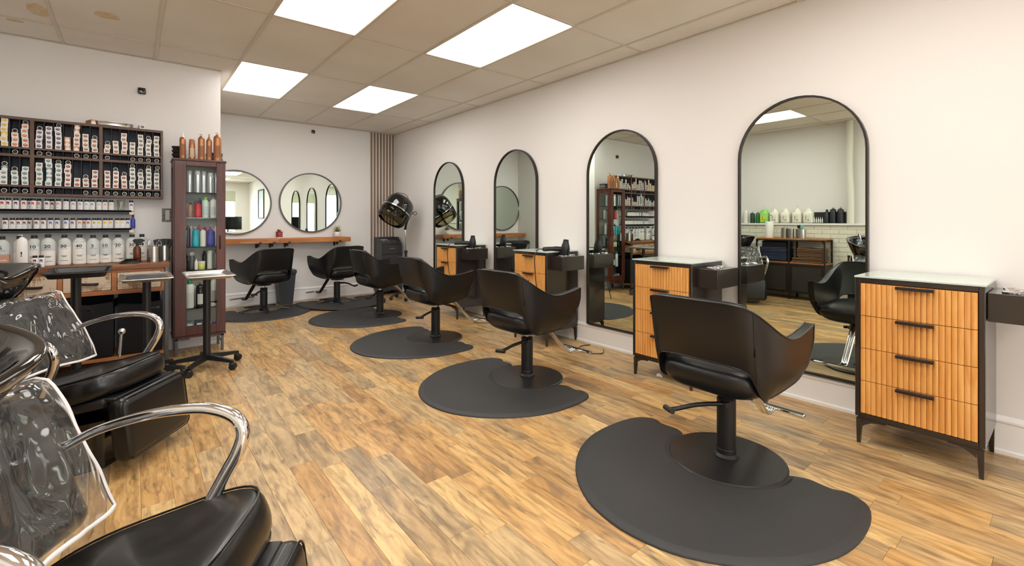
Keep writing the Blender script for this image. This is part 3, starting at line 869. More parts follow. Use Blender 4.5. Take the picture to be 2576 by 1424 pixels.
# stacks: per slot a string bottom -> top, capital = box turned label-side out, * = a tube on top
TOPR = [['yy','yyy','Yyy','yyyy','yyYyyy','ooo*','rrooo*'],
        ['pppp*','vvppp','vpppp*','BBB','BnnnNN','nnnn','nnn*'],
        ['nn*','nnn','nnnnn','ggg','ggggg','gggg*','ggggg']]
BOTR = [['yyy','ttt','tt*','ttt','ttl T*'.replace(' ',''),'ttt*','tttt'],
        ['ttttt','lTTTtt','ttttt*','mmmmm*','mm','mm*','mmmm'],
        ['mmmm','mmmm*','mmm*','sssss*','ssss*','sssss*','ssss**']]
ROWT = [['1111011','1100111','1001111'],['1101111','1100011','1111111']]
SEC = ['left','middle','right']
r2 = random.Random(3)
def place_box(c, flip, x, z, label):
    o = new('colour_box', box_mesh(c, flip), None, (x+r2.uniform(-.0035,.0035), FY+.006+r2.uniform(0,.006), z), r2.uniform(-.014,.014))
    tag(o, label, 'box', GBX)
def place_tube(x, z, label):
    o = new('colour_tube', tube_me, None, (x+r2.uniform(-.0025,.0025), FY+.018+r2.uniform(0,.008), z+.0167), r2.uniform(-.03,.03))
    tag(o, label, 'colour tube', GTB)
for rn, rows, z0 in (('upper', TOPR, RZ[7]), ('lower', BOTR, RZ[3])):
    for s_ in range(3):
        for k in range(7):
            st = rows[s_][k]; z = z0+.0006; nb = len(st.replace('*','')); i = 0
            for ch in st:
                where = '%s slot of %s %s section' % (ORD[k+1], rn, SEC[s_])
                if ch == '*':
                    place_tube(slotx[s_][k]+(.006 if st.count('*') > 1 and i == nb+1 else 0), z-.0004, 'colour tube %son top of the boxes, %s' % ('upper one ' if i == nb+1 else '', where)); z += .034; i += 1; continue
                lvl = ('bottom','second up','third up','fourth up','fifth up','sixth up')[i]
                lw = ch.lower()
                place_box(lw, ch.isupper(), slotx[s_][k], z, '%s %s box, %s in %s' % (BOXC[lw][1], 'solid-faced' if ch.isupper() else 'dotted white', lvl, where)); z += BH+.0002; i += 1
for rr, z0, rn in ((0, RZ[5], 'upper'), (1, RZ[1], 'bottom')):
    for s_ in range(3):
        for k in range(7):
            if ROWT[rr][s_][k] == '1': place_tube(slotx[s_][k], z0+.0006, 'cream-ended colour tube, %s low slot of %s %s section' % (ORD[k+1], rn, SEC[s_]))
# things on top of the rack
t = MB(); t.lathe([(.0,0),(.115,0),(.135,.004),(.137,.030),(.142,.033),(.142,.036),(.134,.034),(.131,.008),(.0,.006)], n=56, sy=.42)
tag(t.obj('metal_tray', m_steel, None, (-.142,5.298,2.0105)), 'round shallow steel dish lying on top of the colour rack', 'dish')
o = new('colour_box', box_mesh('n', True), None, (-.262,5.242,2.0105), .35); tag(o, 'copper-faced box lying on the rack beside the steel dish', 'box')
o = new('colour_box', box_mesh('s', False), None, (.060,5.242,2.0105), .12); tag(o, 'lone slate-dotted box on top of the rack, right end', 'box')

# small bottles on two rails
def small_bottle(c, c2=None):
    b = MB()
    b.lathe([(.0165,0),(.0185,.002),(.0185,.064),(.0165,.070),(.010,.074)], n=18, cap=True)
    b.lathe([(.0125,.070),(.0135,.072),(.0135,.087),(.012,.089)], n=14, mi=1)
    if c:
        a0 = -PI/2-.45
        vs = []
        for j in range(6):
            a = a0+.9*j/5
            for z in (.036,.060): vs.append((.0189*math.cos(a), .0189*math.sin(a), z))
        b.add(vs, [(j*2, j*2+2, j*2+3, j*2+1) for j in range(5)], 2)
        vs = []
        for j in range(3):
            a = PI*j/2; 
        b.add([(-.006,-.0191,.037),(.006,-.0191,.037),(.003,-.0193,.046),(0,-.0193,.042),(-.003,-.0193,.049)], [(0,1,2,3,4)], 0)
        b.add([(-.007,-.0189,.020),(.007,-.0189,.020),(.007,-.0189,.0215),(-.007,-.0189,.0215)], [(0,1,2,3)], 1)
    return b.mesh('colour_bottle', [pm(c2 or (236,234,232),.4), m_cap, pm(c or (200,200,200),.5)], 40)
R1 = [(5,(190,40,36),'red'),(21,(120,40,50),'maroon'),(40,(84,40,80),'dark purple'),(60,(186,50,50),'red'),(74,(130,44,60),'maroon'),(84,(206,84,50),'orange'),(98,(214,120,70),'orange'),
      (118,(120,50,96),'plum'),(131,(120,40,56),'maroon'),(147,(206,150,170),'pink'),(166,(214,208,214),'blank'),(184,(176,160,196),'lilac'),(202,(176,168,190),'lilac'),(218,(160,200,196),'mint'),
      (232,(130,164,190),'blue'),(249,(170,200,214),'pale blue'),(264,(220,176,130),'peach'),(280,(226,190,156),'pale peach'),(330,(110,80,150),'purple')]
R2 = [(13,(140,60,50),'red-brown'),(31,(120,74,54),'brown'),(47,(134,66,56),'red-brown'),(61,(120,80,70),'brown'),(74,(110,70,50),'brown'),(92,(130,74,50),'brown'),(109,(140,70,64),'red-brown'),
      (127,(100,90,170),'blue-violet'),(144,(96,96,160),'blue-violet'),(166,(110,104,170),'violet'),(183,(100,84,140),'violet'),(200,(224,140,80),'orange'),(212,(206,110,90),'coral'),
      (222,(190,90,70),'rust'),(237,(160,170,60),'green-yellow'),(249,(230,190,40),'yellow'),(265,(236,170,50),'amber'),(278,(236,176,40),'amber'),(295,(236,210,130),'pale yellow'),(308,(236,206,120),'pale yellow'),(321,(120,110,190),'violet')]
for rn, R, z0, grp in (('upper', R1, 1.286, 'colour bottles on the upper black rail'), ('lower', R2, 1.131, 'colour bottles on the lower black rail')):
    sh = thing('bottle_rail', (-.4,BY,z0), 'black wall rail carrying small colour bottles, %s of two' % rn, 'shelf')
    x1 = at_y(338, 5.24)+.4
    p = MB(); p.bbox(-.56,x1-.02,-.125,0,-.012,0,.001); p.bbox(-.56,x1-.02,-.125,-.117,-.030,.004,.001); p.obj('rail', m_black, sh)
    for xa in (x1-.034, -.56): MB().bbox(xa,xa+.030,-.132,-.02,-.036,-.0125,.001).obj('end_bracket', pm((226,206,186),.5), sh)
    for n_, (u, c, cn) in enumerate(R):
        behind = u in (74,98,131,212)
        o = new('colour_bottle', small_bottle(c), None, (at_y(u, 5.27 if not behind else 5.31), 5.27 if not behind else 5.31, z0+.0003), r2.uniform(-.15,.1))
        tag(o, 'small bottle with %s label patch, %s from left on %s rail' % (cn, ORD[n_+1], rn), 'bottle', grp)
g = MB(); g.lathe([(.020,0),(.027,.088),(.029,.092),(.0265,.088),(.0185,.003),(0.001,.003)], n=24, cap=False)
tg = tag(g.obj('glass_beaker', m_glass, None, (at_y(304,5.27),5.27,1.2863)), 'clear glass beaker near the right end of the upper rail', 'glass')
o = MB(); o.tube([(-.008,0,.006),(.010,.0,.080)], .003, 6).tube([(.008,.004,.006),(-.006,0,.076)], .003, 6); tag(o.obj('applicator_sticks', pm((214,204,188),.5), None, (at_y(304,5.27),5.27,1.288)), 'pale applicator sticks standing in the glass beaker', 'sticks')
o = MB(); o.lathe([(.012,0),(.016,.004),(.016,.075),(.006,.10)], n=16, mi=1); o.lathe([(.008,.10),(.008,.125),(.006,.127)], n=12); tag(o.obj('blue_tube', [m_cap, pm((50,60,160),.35)], None, (at_y(333,5.27)+.004,5.262,1.1313)), 'blue squeeze tube at the right end of the lower rail', 'bottle')
# little white card holder left edge
# ---------------------------------------------------------------- side table with three drawers
TZ = .845
tb = thing('side_table', (-.5,5.12,0), 'reclaimed wood console with metal legs and drawers against left wall', 'console table')
def tx(x): return x+.5
k = 0; x = -1.255
while x < .235:
    w = min(.150+.03*((k*7)%3), .235-x)
    if .235-x-w < .05: w = .235-x
    MB().bbox(tx(x+.0008),tx(x+w-.0008),-.22,.225,TZ-.038,TZ,.0015).obj('top_board', m_rough, tb); x += w; k += 1
MB().bbox(tx(-1.255),tx(.235),-.238,-.2205,TZ-.040,TZ-.001,.002).obj('front_edge', m_rough, tb)
ap = MB()
Z0, Z1 = .607, TZ-.04
ap.bbox(tx(-1.22),tx(.20),-.215,-.195,Z1-.024,Z1,.001); ap.bbox(tx(-1.22),tx(.20),-.215,-.195,Z0,Z0+.032,.001)
DX = [(-.70,-.464),(-.425,-.137),(-.108,.186)]
DX = [(-1.06,-.76),(-.735,-.450),(-.422,-.137),(-.106,.180)]
prev = -1.22
for a, b in DX: ap.bbox(tx(prev),tx(a),-.215,-.195,Z0+.032,Z1-.024,.001); prev = b
ap.bbox(tx(prev),tx(.20),-.215,-.195,Z0+.032,Z1-.024,.001)
ap.obj('apron', wood('apron_wood',(150,88,48),(190,124,74),None,'x',.5,.6), tb)
for a, b in DX:
    d = MB().bbox(tx(a+.003),tx(b-.003),-.213,-.02,Z0+.035,Z1-.027,.002).obj('drawer', m_drawer, tb)
    h = MB(); c_ = tx((a+b)/2); h.tube(smooth([(c_-.06,-.214,.705),(c_-.05,-.235,.705),(c_,-.238,.700),(c_+.05,-.235,.698),(c_+.06,-.214,.698)],3), .007, 8, flat=1.5); h.obj('handle', m_blackframe, d)
MB().box(tx(-1.24),tx(.20),-.19,.22,Z0,Z0+.01).obj('drawer_floor', m_black, tb)
mgrey = M('grey_steel_tube', (96,94,92), .4, metal=.6)
for xx in (-1.25,.203):
    for yy in (-.215,.19): MB().bbox(tx(xx),tx(xx+.028),yy,yy+.028,0,TZ-.041,.002).obj('leg', mgrey, tb)
MB().bbox(tx(-1.22),tx(.20),-.20,.20,.075,.10,.002).obj('lower_shelf', wood('low_shelf',(160,98,56),(196,132,84),None,'x',.5), tb)
# hampers below
m_felt = M('black_fabric', (22,23,27), .9, bump=.2, bscale=600)
for i, (a, b, zt, lb) in enumerate(((-.70,-.42,.50,'black fabric bin under the console, behind the plastic-covered chair back'),(-.405,-.125,.53,'black fabric bin under the console, left of the two open ones'),(-.11,.19,.51,'black fabric bin under the console beside the display cabinet'))):
    h = MB(); rows = []
    for (z, g, o_) in ((.101,.008,0),(.11,.0,0),(.30,-.003,0),(.42,0,0),(zt-.01,.004,.01),(zt,.012,.012)):
        w, d = (b-a)/2-g, .16-g; pts = []
        for (qx,qy) in ((-1,-1),(0,-1.02),(1,-1),(1,0),(1,1),(0,1.02),(-1,1),(-1,0)):
            pts.append(((a+b)/2+qx*w*(.98 if qy and qx else 1), 5.10+qy*d, z+(.05*(qy > .5)*(z > .45)*(i > 0))+(.012*abs(qx)*(z > .45))))
        rows.append(pts)
    h.grid(rows, closed=True); h.add(rows[0], [tuple(reversed(range(8)))])
    ob_ = h.obj('fabric_bin', m_felt, None, ang=50, solid=.006); tag(ob_, lb, 'fabric bin', 'black fabric bins under the console')
tag(MB().prism([(-.30,.36),(.02,.50),(.06,.56),(.0,.56),(-.30,.43)][::1], 5.275, 5.281, axis='y').obj('bin_lid', m_felt, None, (0,0,.02)), 'black folded lid leaning on the wall behind the fabric bins', 'lid')

# ---- things on the side table
m_jug = M('translucent_jug', (206,210,208), .35, spec=.4)
m_jugw = M('milky_jug', (236,233,226), .35)
def jug(u, Y, num, label, lvl, h=.24, r=.043):
    b = MB(); lz = .01+lvl*(h-.05)
    P = [(r-.006,0),(r,.006),(r,lz)]
    b.lathe(P, n=28, sy=.86, mi=1); b.f.pop(); b.m.pop()
    b.lathe([(r,lz),(r,h-.062),(r-.006,h-.044),(r-.018,h-.032),(.016,h-.027),(.014,h-.020)], n=28, sy=.86, mi=0, cap=False)
    x = at_y(u, Y)
    t = tag(b.obj('developer_bottle', [m_jug, m_jugw], None, (x,Y,TZ+.0003), r2.uniform(-.1,.1)), label, 'bottle', 'numbered developer bottles on the console')
    c = MB(); c.cyl(0,0,h-.024,h,.0175,20,c=.001)
    for q in range(20): a = 2*PI*q/20; c.box(.0172*math.cos(a)-.0008,.0172*math.cos(a)+.0008,.0172*math.sin(a)-.0008,.0172*math.sin(a)+.0008,h-.022,h-.003)
    c.obj('cap', m_cap, t)
    if num:
        o = new('printed_number', text_mesh(num, .034, m_ink), t, (-.004,-r*.86-.0006,h*.62)); o.scale = (1.1,1,1)
        p = MB(); p.box(-.020,.020,-r*.86-.0012,-r*.86+.004,h*.62-.020,h*.62-.0185)
        for k_ in range(3): p.box(-.018+.004*k_,.018-.003*k_,-r*.86-.0012,-r*.86+.004,h*.31-.005*k_,h*.31-.005*k_+.0018)
        p.obj('printed_lines', m_ink, t)
        new('printed_name', text_mesh('PAUL MITCHELL', .0062, m_ink), t, (0,-r*.86-.0006,h*.15))
    return t
JN = [(5,5.16,'5','numbered 5, far left behind the boxes',.4,.235),(50,5.20,'','half hidden behind the white pump bottle',.5,.235),(86,5.13,'10','numbered 10, left of the pair nearest the pump bottle',.75,.24),(121,5.10,'20','numbered 20, in front row next to left 10',.55,.245),
      (162,5.15,'30','numbered 30, left one of two',.7,.24),(200,5.15,'40','numbered 40, fully visible',.9,.24),(234,5.16,'5','numbered 5 between 40 and 10',.35,.235),(265.5,5.18,'10','numbered 10 beside the right-hand 5',.3,.235),
      (297,5.18,'20','numbered 20 behind the scale',.75,.235),(332,5.19,'30','numbered 30 behind amber spray bottle',.9,.235),(357,5.24,'40','numbered 40 behind the steel canister',.8,.235)]
for u,Y,num,lb,lv,h in JN: jug(u, Y, num, 'large translucent bottle '+lb, lv, h, .0405 if u > 220 else .0415)
def pump_top(b, z, s=1., mi=1, yaw=0):
    b2 = MB(); b2.T = Matrix.Translation((0,0,z)) @ Matrix.Rotation(yaw,4,'Z') @ Matrix.Scale(s,4)
    b2.cyl(0,0,0,.014,.013,16); b2.cyl(0,0,.014,.034,.004,8); b2.cyl(0,0,.034,.046,.009,12,c=.002)
    b2.tube([(0,0,.041),(-.022,0,.041),(-.034,0,.036)], [.005,.004,.003], 8)
    b.add(b2.v, b2.f, mi); return b
def item(name, kind, loc, r, h, col, capc, label, cat, group=None, lab=None, rough=.3, sy=1., metal=0, trans=0., rz=0, emblem=None):
    """bottle / can / jar things with a body and a cap, pump or sprayer"""
    body = pm(col, rough, metal, trans); capm = pm(capc, .35)
    b = MB()
    if kind == 'pump': b.lathe([(r-.003,0),(r,.003),(r,h*.80),(r*.85,h*.87),(r*.4,h*.92),(r*.38,h*.94)], n=22, sy=sy)
    elif kind == 'cap': b.lathe([(r-.003,0),(r,.003),(r,h*.78),(r*.8,h*.84),(r*.5,h*.87)], n=22, sy=sy)
    elif kind == 'can': b.lathe([(r-.002,0),(r,.002),(r,h*.78),(r*.9,h*.81)], n=22, sy=sy)
    elif kind == 'jar': b.lathe([(r-.002,0),(r,.003),(r,h*.66),(r*.92,h*.7)], n=22, sy=sy)
    elif kind == 'tube': b.lathe([(r*.75,h*.18),(r*.85,h*.22),(r*.9,h*.5),(r,h)], n=22, sy=sy)
    elif kind == 'spray': b.lathe([(r-.003,0),(r,.004),(r,h*.55),(r*.8,h*.64),(r*.38,h*.70),(r*.36,h*.73)], n=22, sy=sy)
    elif kind == 'nozzle': b.lathe([(r-.003,0),(r,.003),(r,h*.72),(r*.8,h*.79),(r*.5,h*.82)], n=22, sy=sy)
    t = tag(b.obj(name, body, None, loc, rz), label, cat, group)
    c = MB()
    if kind == 'pump': pump_top(c, h*.90, max(.5, min(1.2, h*.10/.046*1.1)), 0, PI*.1)
    elif kind == 'cap': c.cyl(0,0,h*.86,h,r*.52,18,c=.001)
    elif kind == 'can': c.lathe([(r*.92,h*.80),(r*.92,h*.95),(r*.7,h)], n=22, sy=sy)
    elif kind == 'jar': c.cyl(0,0,h*.69,h,r*1.02,22,c=.001,sy=sy)
    elif kind == 'tube': c.cyl(0,0,0,h*.2,r*.8,20,c=.001)
    elif kind == 'nozzle': c.lathe([(r*.55,h*.80),(r*.5,h*.86),(r*.22,h*.9),(r*.16,h)], n=16)
    elif kind == 'spray':
        c.cyl(0,0,h*.71,h*.80,r*.40,16)
        hh = h
        c.prism([(-.018,hh*.80),(.020,hh*.80),(.050,hh*.90),(.052,hh*.95),(.03,hh),(-.02,hh*.985),(-.030,hh*.93)], -.010, .010, axis='y')
        c.tube([(.020,0,hh*.86),(.034,0,hh*.80),(.038,0,hh*.74)], [.006,.005,.004], 8)
    c.obj('cap' if kind in ('cap','can','jar','tube','nozzle') else ('pump' if kind == 'pump' else 'trigger'), capm, t)
    if lab:
        l = MB(); a0, a1 = -PI/2-.75, -PI/2+.75; vs = []
        zl, zh = (h*.12, h*.55) if kind != 'tube' else (h*.4,h*.8)
        rr = (r if kind != 'tube' else r*.96)+.0007
        for j in range(9):
            a = a0+(a1-a0)*j/8
            for z in (zl, zh): vs.append((rr*math.cos(a), rr*sy*math.sin(a), z))
        l.add(vs, [(j*2, j*2+2, j*2+3, j*2+1) for j in range(8)]); l.obj('front_label', pm(lab,.5), t)
    if emblem: new('printed_mark', text_mesh(emblem[0], emblem[1], emblem[2]), t, (0,-(r*sy)-.002,h*emblem[3]))
    return t
# white pump bottle, boxes, scale, spray bottle, canisters
item('pump_bottle','pump',(at_y(55,4.98),4.985,TZ+.0003),.031,.245,(240,238,234),(244,243,240),'white pump bottle with black mark standing before the developer bottles','bottle',sy=.8,emblem=('!',.05,m_ink,.42))
cb = MB(); cb.bbox(-.03,.03,0,.05,0,.062,.001,0); cb.bbox(-.0302,.0302,-.0006,.001,.018,.036,.0002,0)
cbt = tag(cb.obj('carton', pm((196,146,124),.6), None, (at_y(8,5.02),5.02,TZ+.0370)), 'brown carton printed CLEAR on top of the lying colour boxes', 'box')
new('printed_word', text_mesh('CLEAR', .012, pm((250,248,245),.5)), cbt, (0,-.0012,.022))
for i, (u, c) in enumerate(((11,'m'),(31,'o'))):
    o = new('colour_box', box_mesh(c, False), None, (at_y(u,4.99),4.99,TZ+.0003), -.08); tag(o, '%s colour box lying on the console under the pump bottle side' % ('leftmost' if i == 0 else 'second'), 'box')
for i, u in enumerate((88,104)):
    tag(new('colour_bottle', small_bottle([(120,60,50),(90,100,170)][i]), None, (at_y(u,5.0),5.0,TZ+.0003)), 'small %s-labelled bottle peeping over the upper basin rim' % ['brown','blue'][i], 'bottle')
item('spray_bottle','spray',(at_y(345,5.05),5.055,TZ+.0003),.027,.20,(112,52,20),(20,20,20),'amber spray bottle with black trigger in front of the developer bottles','spray bottle',sy=1.,trans=.3,rz=-.12)
sc = thing('kitchen_scale', (at_y(326,4.97),4.965,TZ), 'black digital scale with round glass plate on the console', 'scale')
s_ = MB(); s_.lathe([(.062,0),(.068,.004),(.060,.018),(.030,.032),(.022,.040)], n=28, sy=.8); s_.obj('scale_body', m_plast, sc)
MB().lathe([(.0,.041),(.070,.041),(.071,.043),(.070,.045)], n=36, sy=.85).obj('glass_plate', m_shelfglass, sc)
def canister(loc, r, h, label, name='steel_canister', holes=True):
    t = thing(name, loc, label, 'canister')
    b = MB(); b.lathe([(r-.002,0),(r,.002),(r,h-.002),(r+.0015,h),(r-.001,h),(r-.002,.004),(0.001,.004)], n=36, cap=False); b.add([(r*.98*math.cos(2*PI*k/36), r*.98*math.sin(2*PI*k/36),.0008) for k in range(36)],[tuple(reversed(range(36)))]); b.obj('can', m_steel, t, ang=30)
    if holes:
        hl = MB()
        for row in range(7):
            for k in range(22):
                if k % 6 in (4,5): continue
                a = 2*PI*k/22; hl.T = Matrix.Rotation(a,4,'Z') @ Matrix.Translation((r+.0003,0,h*.2+row*h*.105))
                hl.add([(0,.0022*math.cos(q*PI/3),.0030*math.sin(q*PI/3)) for q in range(6)], [tuple(range(6))])
        tag(hl.obj('punched_holes', m_pipe, t, ang=0), kind='stuff')
    return t
canister((at_y(387,5.04),5.04,TZ), .047, .135, 'perforated steel canister full of whisks on the console')
canister((at_y(413,5.17),5.17,TZ), .046, .135, 'perforated steel canister holding black brushes by the cabinet')
def whisk(loc, tilt, label):
    w = MB(); R_ = Matrix.Translation(loc) @ Matrix.Rotation(tilt[0],4,'X') @ Matrix.Rotation(tilt[1],4,'Y'); w.T = R_
    for k in range(4):
        a = PI*k/4; L = []
        for j in range(13):
            q = PI*j/12; rr = .018*math.sin(q)**.8*(1 if j <= 6 else -1)
            L.append((0,0,0))
        L = [(.019*math.sin(PI*s/14*1)*1.0*math.cos(a)*(1) if False else math.cos(a)*.019*math.sin(2*PI*s/24)*(1.), math.sin(a)*.019*math.sin(2*PI*s/24), .10+.075*(1-math.cos(2*PI*s/24))/2) for s in range(25)]
        w.tube(L, .0009, 5)
    w.tube([(0,0,.0),(0,0,.10)], .004, 8)
    tag(w.obj('whisk', m_chrome), label, 'whisk', 'whisks in the steel canister')
X_, Y_ = at_y(387,5.04), 5.04
whisk((X_-.012,Y_,TZ+.02),(.05,-.10),'tallest wire whisk sticking out of the steel canister')
whisk((X_+.012,Y_+.01,TZ-.012+.02),(-.1,.16),'wire whisk leaning right in the canister')
whisk((X_-.006,Y_-.02,TZ-.01+.02),(.12,-.2),'wire whisk leaning left and forward in the canister')
X_, Y_ = at_y(413,5.17), 5.17
for i, (dx, dy, a, b) in enumerate(((-.02,0,.05,-.22),(.0,.01,-.05,.0),(.02,-.01,.1,.2),(.01,.02,.0,.12),(-.005,-.02,.1,-.08))):
    bsh = MB(); bsh.T = Matrix.Translation((X_+dx,Y_+dy,TZ+.012)) @ Matrix.Rotation(a,4,'X') @ Matrix.Rotation(b,4,'Y')
    bsh.tube([(0,0,0),(0,0,.13)], .004, 8); bsh.rbox(0,0,.155,.042,.012,.05,.004,1)
    tag(bsh.obj('tint_brush', m_black), ['black tint brush leaning left in the rear canister','black tint brush upright in the rear canister','black tint brush leaning right in the rear canister','black tint brush, back right of the rear canister','black tint brush, front of the rear canister'][i], 'brush', 'black tint brushes in the rear canister')
# outlet and sensors
ot = thing('wall_outlet', (at_y(421,5.366),YP,1.25), 'dark decorative outlet plate left of the display cabinet', 'outlet')
MB().bbox(-.040,.040,-.006,0,-.062,.062,.002).obj('cover_plate', M('granite_plate',(40,38,36),.4,col2=(120,110,96),scale=60), ot); MB().bbox(-.016,.016,-.009,-.006,-.046,.046,.001).obj('receptacle', pm((196,196,190),.4), ot)
def sensor(loc, label, s=1.):
    t = thing('wall_sensor', loc, label, 'camera'); b = MB(); b.rbox(0,-.022*s,0,.058*s,.022*s,.058*s,.012*s,3); b.obj('housing', m_blackg, t)
    c = MB(); c.T = Matrix.Rotation(PI/2,4,'X'); c.lathe([(.012*s,0),(.012*s,.014*s)], n=16); c.obj('bracket', m_black, t)
sensor((at_y(357,5.366),YP,2.368), 'small glossy black sensor on the wall above the colour rack')
sensor((2.132,YB,2.565), 'small black sensor on the back wall above the round mirrors', .9)

# ---------------------------------------------------------------- display cabinet
cbx, cby = .268, 5.03
ct = thing('display_cabinet', (cbx,cby,0), 'tall narrow dark red wood cabinet with glass door full of products', 'cabinet')
CW, CD, cz0, cz1 = .395, .29, .165, 1.745
c = MB()
MB().bbox(-.006,CW+.006,-.012,CD,cz1-.012,cz1+.008,.003).obj('top_panel', m_cab, ct)
MB().bbox(-.004,CW+.004,-.008,CD,cz0-.012,cz0+.008,.003).obj('bottom_panel', m_cab, ct)
MB().box(.006,CW-.006,CD-.008,CD-.002,cz0+.008,cz1-.012).obj('back_panel', pm((196,192,186),.6), ct)
for xa, xb in ((0,.014),(CW-.014,CW)):
    sp = MB()
    for q in ((0,.045,cz0+.008,cz1-.012),(CD-.045,CD,cz0+.008,cz1-.012),(.045,CD-.045,cz1-.07,cz1-.012),(.045,CD-.045,cz0+.008,cz0+.07)): sp.bbox(xa,xb,q[0],q[1],q[2],q[3],.001)
    so = sp.obj('side_frame', m_cab, ct); MB().box((xa+xb)/2-.0015,(xa+xb)/2+.0015,.045,CD-.045,cz0+.07,cz1-.07).obj('side_glass', m_glass, so)
dr = MB(); d0, d1 = -.022, -.004
gx0, gx1, gz0, gz1 = .093, .320, .257, 1.69
for q in ((.010,gx0,cz0+.012,cz1-.016),(gx1,CW-.010,cz0+.012,cz1-.016),(gx0,gx1,gz1,cz1-.016),(gx0,gx1,cz0+.012,gz0)): dr.bbox(q[0],q[1],d0,d1,q[2],q[3],.0015)
do = dr.obj('door', m_cab, ct); MB().box(gx0,gx1,-.014,-.011,gz0,gz1).obj('door_glass', m_glass, do)
h = MB(); h.tube(smooth([(.347,-.024,.94),(.347,-.040,.955),(.347,-.042,1.0),(.347,-.040,1.045),(.347,-.024,1.06)],3), .005, 8); h.obj('handle', m_blackframe, do)
SZ = [1.454,1.226,.961,.752,.409,cz0+.008]
for z in SZ[:-1]: MB().box(.016,CW-.016,.006,CD-.010,z-.006,z).obj('shelf', m_shelfglass, ct, ang=0)
for fx in (.012,CW-.037):
    for fy in (.0,CD-.03): MB().bbox(fx,fx+.022,fy,fy+.022,0,cz0-.012,.002).obj('leg', mgrey, ct)
MB().tube([(CW-.026,.011,.02),(CW-.026,CD-.019,.13)], .003, 6).tube([(CW-.026,.011,.13),(CW-.026,CD-.019,.02)], .003, 6).obj('leg_brace', mgrey, ct)
for q in ((.01,.12),(CW-.12,CW-.01)): MB().bbox(q[0],q[1],.0,.02,cz0-.030,cz0-.013,.002).obj('leg_mount', mgrey, ct)
GCB = 'hair products inside the display cabinet'
def cabit(name, kind, dx, dy, sh, r, h, col, capc, label, cat='bottle', **kw):
    item(name, kind, (cbx+dx, cby+dy, SZ[sh]+.0004), r, h, col, capc, label, cat, GCB, **kw)
sv_ = (196,198,200)
for i, dx in enumerate((.055,.125,.185,.235,.285,.335)):
    cabit('aerosol_can','can',dx,.08+.03*(i%2),0,.0255,.205 if i < 4 else .19,sv_,(206,206,206),'silver aerosol can, %s from left on the cabinet top shelf' % ORD[i+1],'can',rough=.3,metal=.6)
cabit('pump_bottle','pump',.075,.10,1,.02,.15,(220,214,204),(230,228,224),'cream pump bottle, left on the cabinet second shelf')
cabit('spray_bottle','spray',.135,.12,1,.022,.17,(196,150,132),(60,58,58),'blush spray bottle beside the red pump bottle')
cabit('pump_bottle','pump',.185,.06,1,.026,.145,(186,24,32),(20,20,22),'bright red pump bottle on the cabinet second shelf',lab=(206,60,60))
cabit('pump_bottle','cap',.245,.08,1,.027,.19,(206,218,214),(130,206,50),'clear bottle with lime green cap on cabinet second shelf',lab=(190,206,206))
cabit('pump_bottle','pump',.305,.07,1,.024,.185,(232,230,226),(236,236,234),'white pump bottle, right on the cabinet second shelf',lab=(206,206,206))
cabit('pump_bottle','pump',.345,.15,1,.022,.17,(206,198,190),(226,226,226),'beige pump bottle at the back right of cabinet second shelf')
cabit('tube_bottle','tube',.082,.06,2,.022,.15,(70,190,186),(60,176,176),'turquoise squeeze tube at the left of the cabinet third shelf')
cabit('pump_bottle','pump',.115,.12,2,.02,.19,(70,30,60),(36,30,34),'dark plum pump bottle on the cabinet third shelf')
cabit('pump_bottle','pump',.168,.06,2,.027,.175,(24,150,170),(236,240,240),'teal bottle with white pump on the cabinet third shelf',lab=(40,170,186))
cabit('pump_bottle','nozzle',.20,.15,2,.02,.20,(196,70,60),(200,60,50),'coral red bottle behind the teal pump bottle')
cabit('pump_bottle','pump',.225,.07,2,.024,.165,(206,214,206),(228,120,160),'pale bottle with pink pump on the cabinet third shelf',lab=(214,214,190))
cabit('pump_bottle','nozzle',.285,.06,2,.033,.185,(56,56,140),(140,30,110),'indigo bottle with magenta nozzle on the cabinet third shelf',sy=.6,lab=(70,70,160))
cabit('pump_bottle','cap',.33,.14,2,.02,.19,(226,226,222),(240,240,240),'white bottle behind the indigo one in the cabinet')
cabit('pump_bottle','can',.345,.06,2,.016,.165,(206,206,206),(190,190,190),'slim silver can, right on the cabinet third shelf','can',metal=.4)
cabit('jar','jar',.09,.07,3,.026,.085,(20,20,20),(16,16,16),'black jar at the left of the cabinet fourth shelf','jar')
cabit('aerosol_can','can',.145,.12,3,.024,.16,(90,92,96),(206,206,206),'grey aerosol can on the cabinet fourth shelf','can')
cabit('pump_bottle','nozzle',.172,.05,3,.014,.10,(226,220,200),(236,232,220),'small cream bottle on the cabinet fourth shelf')
cabit('jar','jar',.215,.07,3,.028,.075,(206,206,120),(214,214,200),'yellow-green jar on the cabinet fourth shelf','jar')
cabit('aerosol_can','can',.28,.09,3,.022,.17,(206,206,200),(220,220,214),'pale aerosol can on the cabinet fourth shelf','can')
cabit('pump_bottle','pump',.325,.08,3,.025,.165,(120,122,124),(40,40,40),'grey pump bottle, right on the cabinet fourth shelf',metal=.3)
cabit('pump_bottle','cap',.125,.07,4,.032,.25,(226,228,222),(60,150,110),'tall white bottle with green cap, cabinet fifth shelf',sy=.6,lab=(206,210,206))
cabit('pump_bottle','pump',.205,.08,4,.032,.22,(24,24,26),(16,16,16),'black pump bottle with white label, cabinet fifth shelf',lab=(206,206,206))
cabit('pump_bottle','pump',.245,.17,4,.026,.19,(30,30,32),(16,16,16),'black pump bottle at the back of the cabinet fifth shelf')
cabit('pump_bottle','pump',.31,.07,4,.03,.26,(216,214,206),(226,226,220),'tall white pump bottle, right on the cabinet fifth shelf',lab=(160,160,156))
